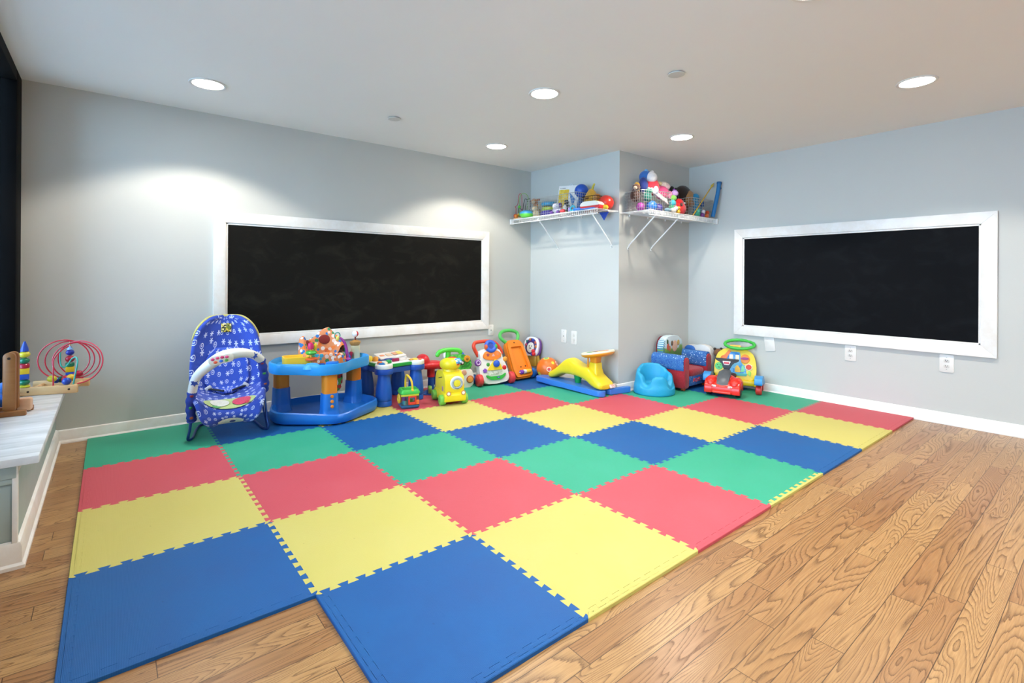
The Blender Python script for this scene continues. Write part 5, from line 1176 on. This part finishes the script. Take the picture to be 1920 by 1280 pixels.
plush('plush_monkey', 'large dark brown plush monkey with a tan face behind the red plush', (4.52, -1.275, D2+.004), [('body', (0, .0, .1), (.085, .065, .1), '#6a4426'), ('head', (.0, -.01, .23), (.11, .07, .095), '#2a1a10'), ('face', (.035, -.06, .2), (.078, .036, .075), '#b98a54'), ('muzzle', (.04, -.08, .145), (.058, .03, .036), '#a87440'), ('arm', (-.12, -.01, .2), (.03, .03, .09), '#1f140e'), ('ear', (-.17, .0, .26), (.035, .022, .04), '#18100c'), ('ear', (.095, .01, .27), (.026, .02, .03), '#241610')])
plush('plush_cone', 'bright red cone-shaped plush sitting at the front of the right shelf', (4.275, -1.405, D2), [('body', (0, 0, .065), (.088, .05, .066), '#e0141a'), ('top', (-.01, 0, .115), (.05, .042, .045), '#e0141a'), ('print', (-.035, -.045, .095), (.02, .008, .016), '#4a1a14'), ('tuft', (.055, -.02, .12), (.01, .01, .01), '#efe8e4')])
plush('plush_duck', 'little yellow plush duck in front of the red plush', (4.175, -1.455, D2), [('body', (0, 0, .022), (.026, .022, .022), '#f0b82a'), ('head', (-.004, -.006, .052), (.02, .02, .018), '#f2c438'), ('beak', (-.012, -.026, .05), (.008, .008, .005), '#e0702a')])
plush('plush_mouse', 'small grey white plush mouse left of the yellow duck', (4.09, -1.462, D2), [('body', (0, 0, .025), (.04, .022, .025), '#c8c0b4'), ('head', (.03, -.008, .045), (.022, .02, .02), '#d8d0c4'), ('ear', (.02, 0, .066), .01, '#8a8278'), ('ear', (.042, 0, .066), .01, '#8a8278')])
plush('plush_turtle', 'little blue grey plush turtle at the left of the shelf lip', (4.0, -1.462, D2), [('body', (0, 0, .02), (.035, .022, .02), '#6a8a98'), ('head', (.034, -.005, .026), (.015, .015, .014), '#8aa8b0')])
wd = thing('toy_wand', 'long yellow arrow-tipped stick leaning across the right basket', 'toy stick', (4.425, -1.452, D2+.004), (0, 0, 0))
d_ = Vector((.355, .0, .335)); b = MB(); b.cyl((0, 0, 0), d_, .0055, n=8); b.out('stick', pl('#e0b02c'), wd)
b = MB(); b.cyl(d_*.985, d_*1.09, .014, .001, n=10); b.cyl(d_*.94, d_*.99, .006, .014, n=10); b.out('arrow_tip', pl('#d9bc4a'), wd)
tu = thing('toy_tube', 'blue plastic tube standing in the right basket against the right wall', 'toy tube', (4.738, -1.482, D2+.0), 0)
b = MB(); b.tube([(0, 0, .016), (.015, -.015, .12), (.04, -.03, .26), (.052, -.035, .345)], .0195, n=14); b.out('tube', pl('#1a74b0'), tu)
b = MB(); b.cyl((.052, -.035, .345), (.054, -.036, .365), .024, n=16, bev=.003); b.cyl((.06, -.035, .31), (.085, -.03, .305), .012, n=10); b.out('mouthpiece', pl('#155e94'), tu)
plush('plush_elephant', 'blue plush elephant with raised curled trunk inside the right basket', (4.66, -1.36, D2+.004), [('body', (.02, 0, .06), (.075, .06, .058), '#2386b4'), ('trunk', (-.055, -.02, .12), (.032, .03, .085), '#2a94c4', ry(R(-20))), ('head', (-.05, -.01, .205), (.04, .035, .04), '#2a94c4'), ('ear', (.055, -.02, .15), (.03, .02, .035), '#1f5fb0'), ('pad', (.02, -.055, .09), (.02, .01, .014), '#c8a890')])
for nm, lab, x, cl, cl2 in (('plush_dragon', 'tiny green plush at the lip of the right shelf', 4.50, '#2f9a7a', '#5ab89a'), ('plush_fairy', 'tiny purple and white plush at the lip of the right shelf', 4.585, '#7a3a8c', '#e8e2ea'), ('plush_crab', 'tiny orange plush at the lip of the right shelf', 4.66, '#dc6a2c', '#c84a1c')):
    plush(nm, lab, (x, -1.462, D2), [('body', (0, 0, .024), (.03, .018, .024), cl), ('head', (.006, -.004, .056), (.022, .018, .02), cl2)])
b = MB(); b.sph((0, 0, 0), .035, n=18); o = tag(b.out('ball', pl('#b02a54')), 'dark pink ball low in the right corner of the right basket', 'ball'); o.location = (4.755, -1.30, D2+.04)

# ================================================================== WOODEN TOYS ON THE LEDGE
ZL = .4005
def wood(h, h2):
    t = NT('toy_wood_' + h[1:]); v = t.coord(); mp = t.n('ShaderNodeMapping', {'Vector': v}); mp.inputs['Scale'].default_value = (6, 40, 40)
    f = t.noise(mp.outputs[0], 2, 4, .6); return t.done(t.mix(f, lin(h), lin(h2)), .4)
WD, WD2 = wood('#d9ab73', '#e6c08c'), wood('#8f5a2c', '#a36a38')
bz = thing('bead_maze', 'wooden bead maze with red wire loops at the far end of the ledge', 'bead maze', (-.145, -.338, ZL), R(-14))
for y in (-.105, .08):
    b = MB(); b.box((.0, y, .0225), (.25, .024, .045), .003); br = b.out('base_bar', WD, bz)
    for x in (-.08, .09):
        b = MB(); b.cyl((x, y-.0125, .022), (x, y-.0105, .022), .0055, n=12); b.out('screw', pl('#2a211a'), br)
for x in (-.08, .09):
    b = MB(); b.cyl((x, -.1, .024), (x, .075, .024), .01, n=12); b.out('dowel', WD, bz)
def stackpeg(x, y, items):
    b = MB(); b.cyl((x, y, .04), (x, y, .26), .004, n=8); pg = b.out('peg', WD, bz); z = .046
    for kind, h_, w_, cl in items:
        b = MB()
        if kind == 'c': b.box((x, y, z+h_/2), (w_, w_, h_), .002, rz(R(18)))
        elif kind == 'k': b.lathe([(w_/2, 0), (w_/2.2, h_*.3), (.004, h_), (.001, h_)], tr(x, y, z), n=18)
        elif kind == 'd': b.lathe([(w_/2*.8, 0), (w_/2, h_*.2), (w_/2, h_*.8), (w_/2*.8, h_)], tr(x, y, z), n=20)
        else: b.sph((x, y, z+h_/2), (w_/2, w_/2, h_/2), n=18)
        b.out('bead', pl(cl, .3), pg); z += h_
stackpeg(-.098, -.105, [('d', .011, .045, '#d9d43a'), ('s', .032, .045, '#17795a'), ('c', .028, .038, '#2a56b8'), ('c', .03, .038, '#ecc62c'), ('d', .024, .042, '#b8203c'), ('s', .032, .042, '#157a58'), ('s', .034, .046, '#e2d23c'), ('k', .052, .034, '#2c50b4')])
stackpeg(.035, .08, [('d', .011, .045, '#d9d43a'), ('c', .03, .038, '#2a56b8'), ('c', .03, .038, '#ecc62c'), ('d', .024, .042, '#157a58'), ('s', .04, .044, '#b01c30'), ('s', .034, .04, '#2c38a0'), ('k', .02, .03, '#8ab0e0')])
RW = pl('#c8283e', .3)
for cx, cz, rr, y0, y1 in ((.01, .16, .115, .082, .07), (.035, .155, .112, .078, .085), (.065, .15, .107, .082, .075), (.108, .158, .117, -.1, .08)):
    b = MB(); pts = []
    for k in range(25):
        a = R(6 + 348*k/24); s_ = k/24; s_ = s_*s_*(3-2*s_); pts.append((cx+rr*math.sin(a), y0+(y1-y0)*s_, cz-rr*math.cos(a)*.96))
    b.tube(pts, .0034, n=8, sub=2); b.out('red_wire', RW, bz)
b = MB(); b.tube([(.02, -.105, .045), (.02, -.105, .15), (.022, -.1, .19), (.05, -.08, .235), (.075, -.07, .25)], .0034, n=8); b.out('red_wire', RW, bz)
b = MB(); b.tube([(.105, -.105, .045), (.112, -.1, .1), (.12, -.095, .165), (.11, -.085, .19), (.09, -.08, .18), (.07, -.08, .145), (.05, -.08, .14), (.04, -.075, .165), (.038, -.07, .235)], .004, n=8); b.out('green_wire', pl('#2fa08c', .3), bz)
for c, r_, cl in (((-.0, -.06, .075), (.022, .018, .018), '#ddd23c'), ((.075, -.1, .063), (.021, .021, .02), '#2348a8'), ((.082, -.06, .075), (.02, .02, .02), '#ecba34'), ((.055, -.05, .068), (.018, .02, .02), '#b81c34'), ((.03, -.02, .062), (.022, .02, .018), '#16604a'), ((.105, -.03, .09), (.022, .018, .018), '#b8203c'), ((.01, -.03, .06), (.016, .016, .016), '#2348a8')):
    b = MB(); b.sph(c, r_, n=14); b.out('bead', pl(cl, .3), bz)
wf_ = thing('wooden_frame_toy', 'tall brown wooden frame toy standing nearer the camera on the marble ledge', 'wooden toy', (-.262, -.855, ZL), R(-8))
b = MB(); b.box((-.02, -.055, .012), (.16, .02, .024), .003); b.out('base_bar', WD2, wf_)
b = MB(); b.box((-.02, .05, .012), (.16, .02, .024), .003); b.out('base_bar', WD2, wf_)
for y in (-.045, .0):
    b = MB(); b.prism(roundpoly([(-.021, .024), (.021, .024), (.021, .275), (.01, .288), (-.01, .288), (-.021, .275)], .008), -.009, .009, .002, tr(0.0, y, 0) @ FRONT); up_ = b.out('upright', WD2, wf_)
    b = MB(); b.cyl((0, y-.0105, .262), (0, y-.0085, .262), .006, n=12); b.out('screw', pl('#2a1c12'), up_)
b = MB(); b.cyl((0, -.04, .272), (0, -.005, .272), .011, n=14); b.out('top_dowel', WD, wf_)
b = MB(); b.box((.035, .03, .035), (.05, .04, .06), .01); b.out('wood_block', wood('#d8a882', '#e2b894'), wf_)
plush('plush_toy', 'blue fluffy plush at the left photo edge behind the wooden frame toy', (-.305, -.70, ZL), [('body', (0, 0, .045), (.042, .055, .045), '#2f62b4'), ('head', (0, -.03, .1), (.034, .034, .03), '#3a74c8')])
# ================================================================== LIGHT AND CAMERA
w = bpy.data.worlds.new('daylight'); bpy.context.scene.world = w; w.use_nodes = True
bg = w.node_tree.nodes['Background']; bg.inputs[0].default_value = (.54, .76, 1.0, 1); bg.inputs[1].default_value = 8.0
a = bpy.data.lights.new('window_portal', 'AREA'); a.shape = 'RECTANGLE'; a.size = 5.2; a.size_y = 1.75; a.cycles.is_portal = True
ao = bpy.data.objects.new('window_portal', a); ao.location = (XW-.12, -2.65, 1.3); ao.rotation_euler = (PI/2, 0, -PI/2); C.objects.link(ao)
sc = bpy.context.scene
cam = bpy.data.cameras.new('camera'); co = bpy.data.objects.new('camera', cam); C.objects.link(co); sc.camera = co
yaw, roll = .6774, .0063
fw = Vector((math.sin(yaw), math.cos(yaw), 0)); rt = Vector((math.cos(yaw), -math.sin(yaw), 0)); up = rt.cross(fw)
r2 = rt*math.cos(roll)+up*math.sin(roll); u2 = -rt*math.sin(roll)+up*math.cos(roll)
mw = Matrix((r2, u2, -fw)).transposed().to_4x4(); mw.translation = Vector((.0853, -4.0971, 1.0426)); co.matrix_world = mw
cam.sensor_width = 36; cam.lens = 936.95/1920*36; cam.shift_y = (520.73-640)/1920; cam.clip_start = .02
vs = sc.view_settings; sc.display_settings.display_device = 'sRGB'; vs.view_transform = 'Standard'; vs.look = 'None'; vs.gamma = 1; vs.exposure = .56; vs.use_curve_mapping = False
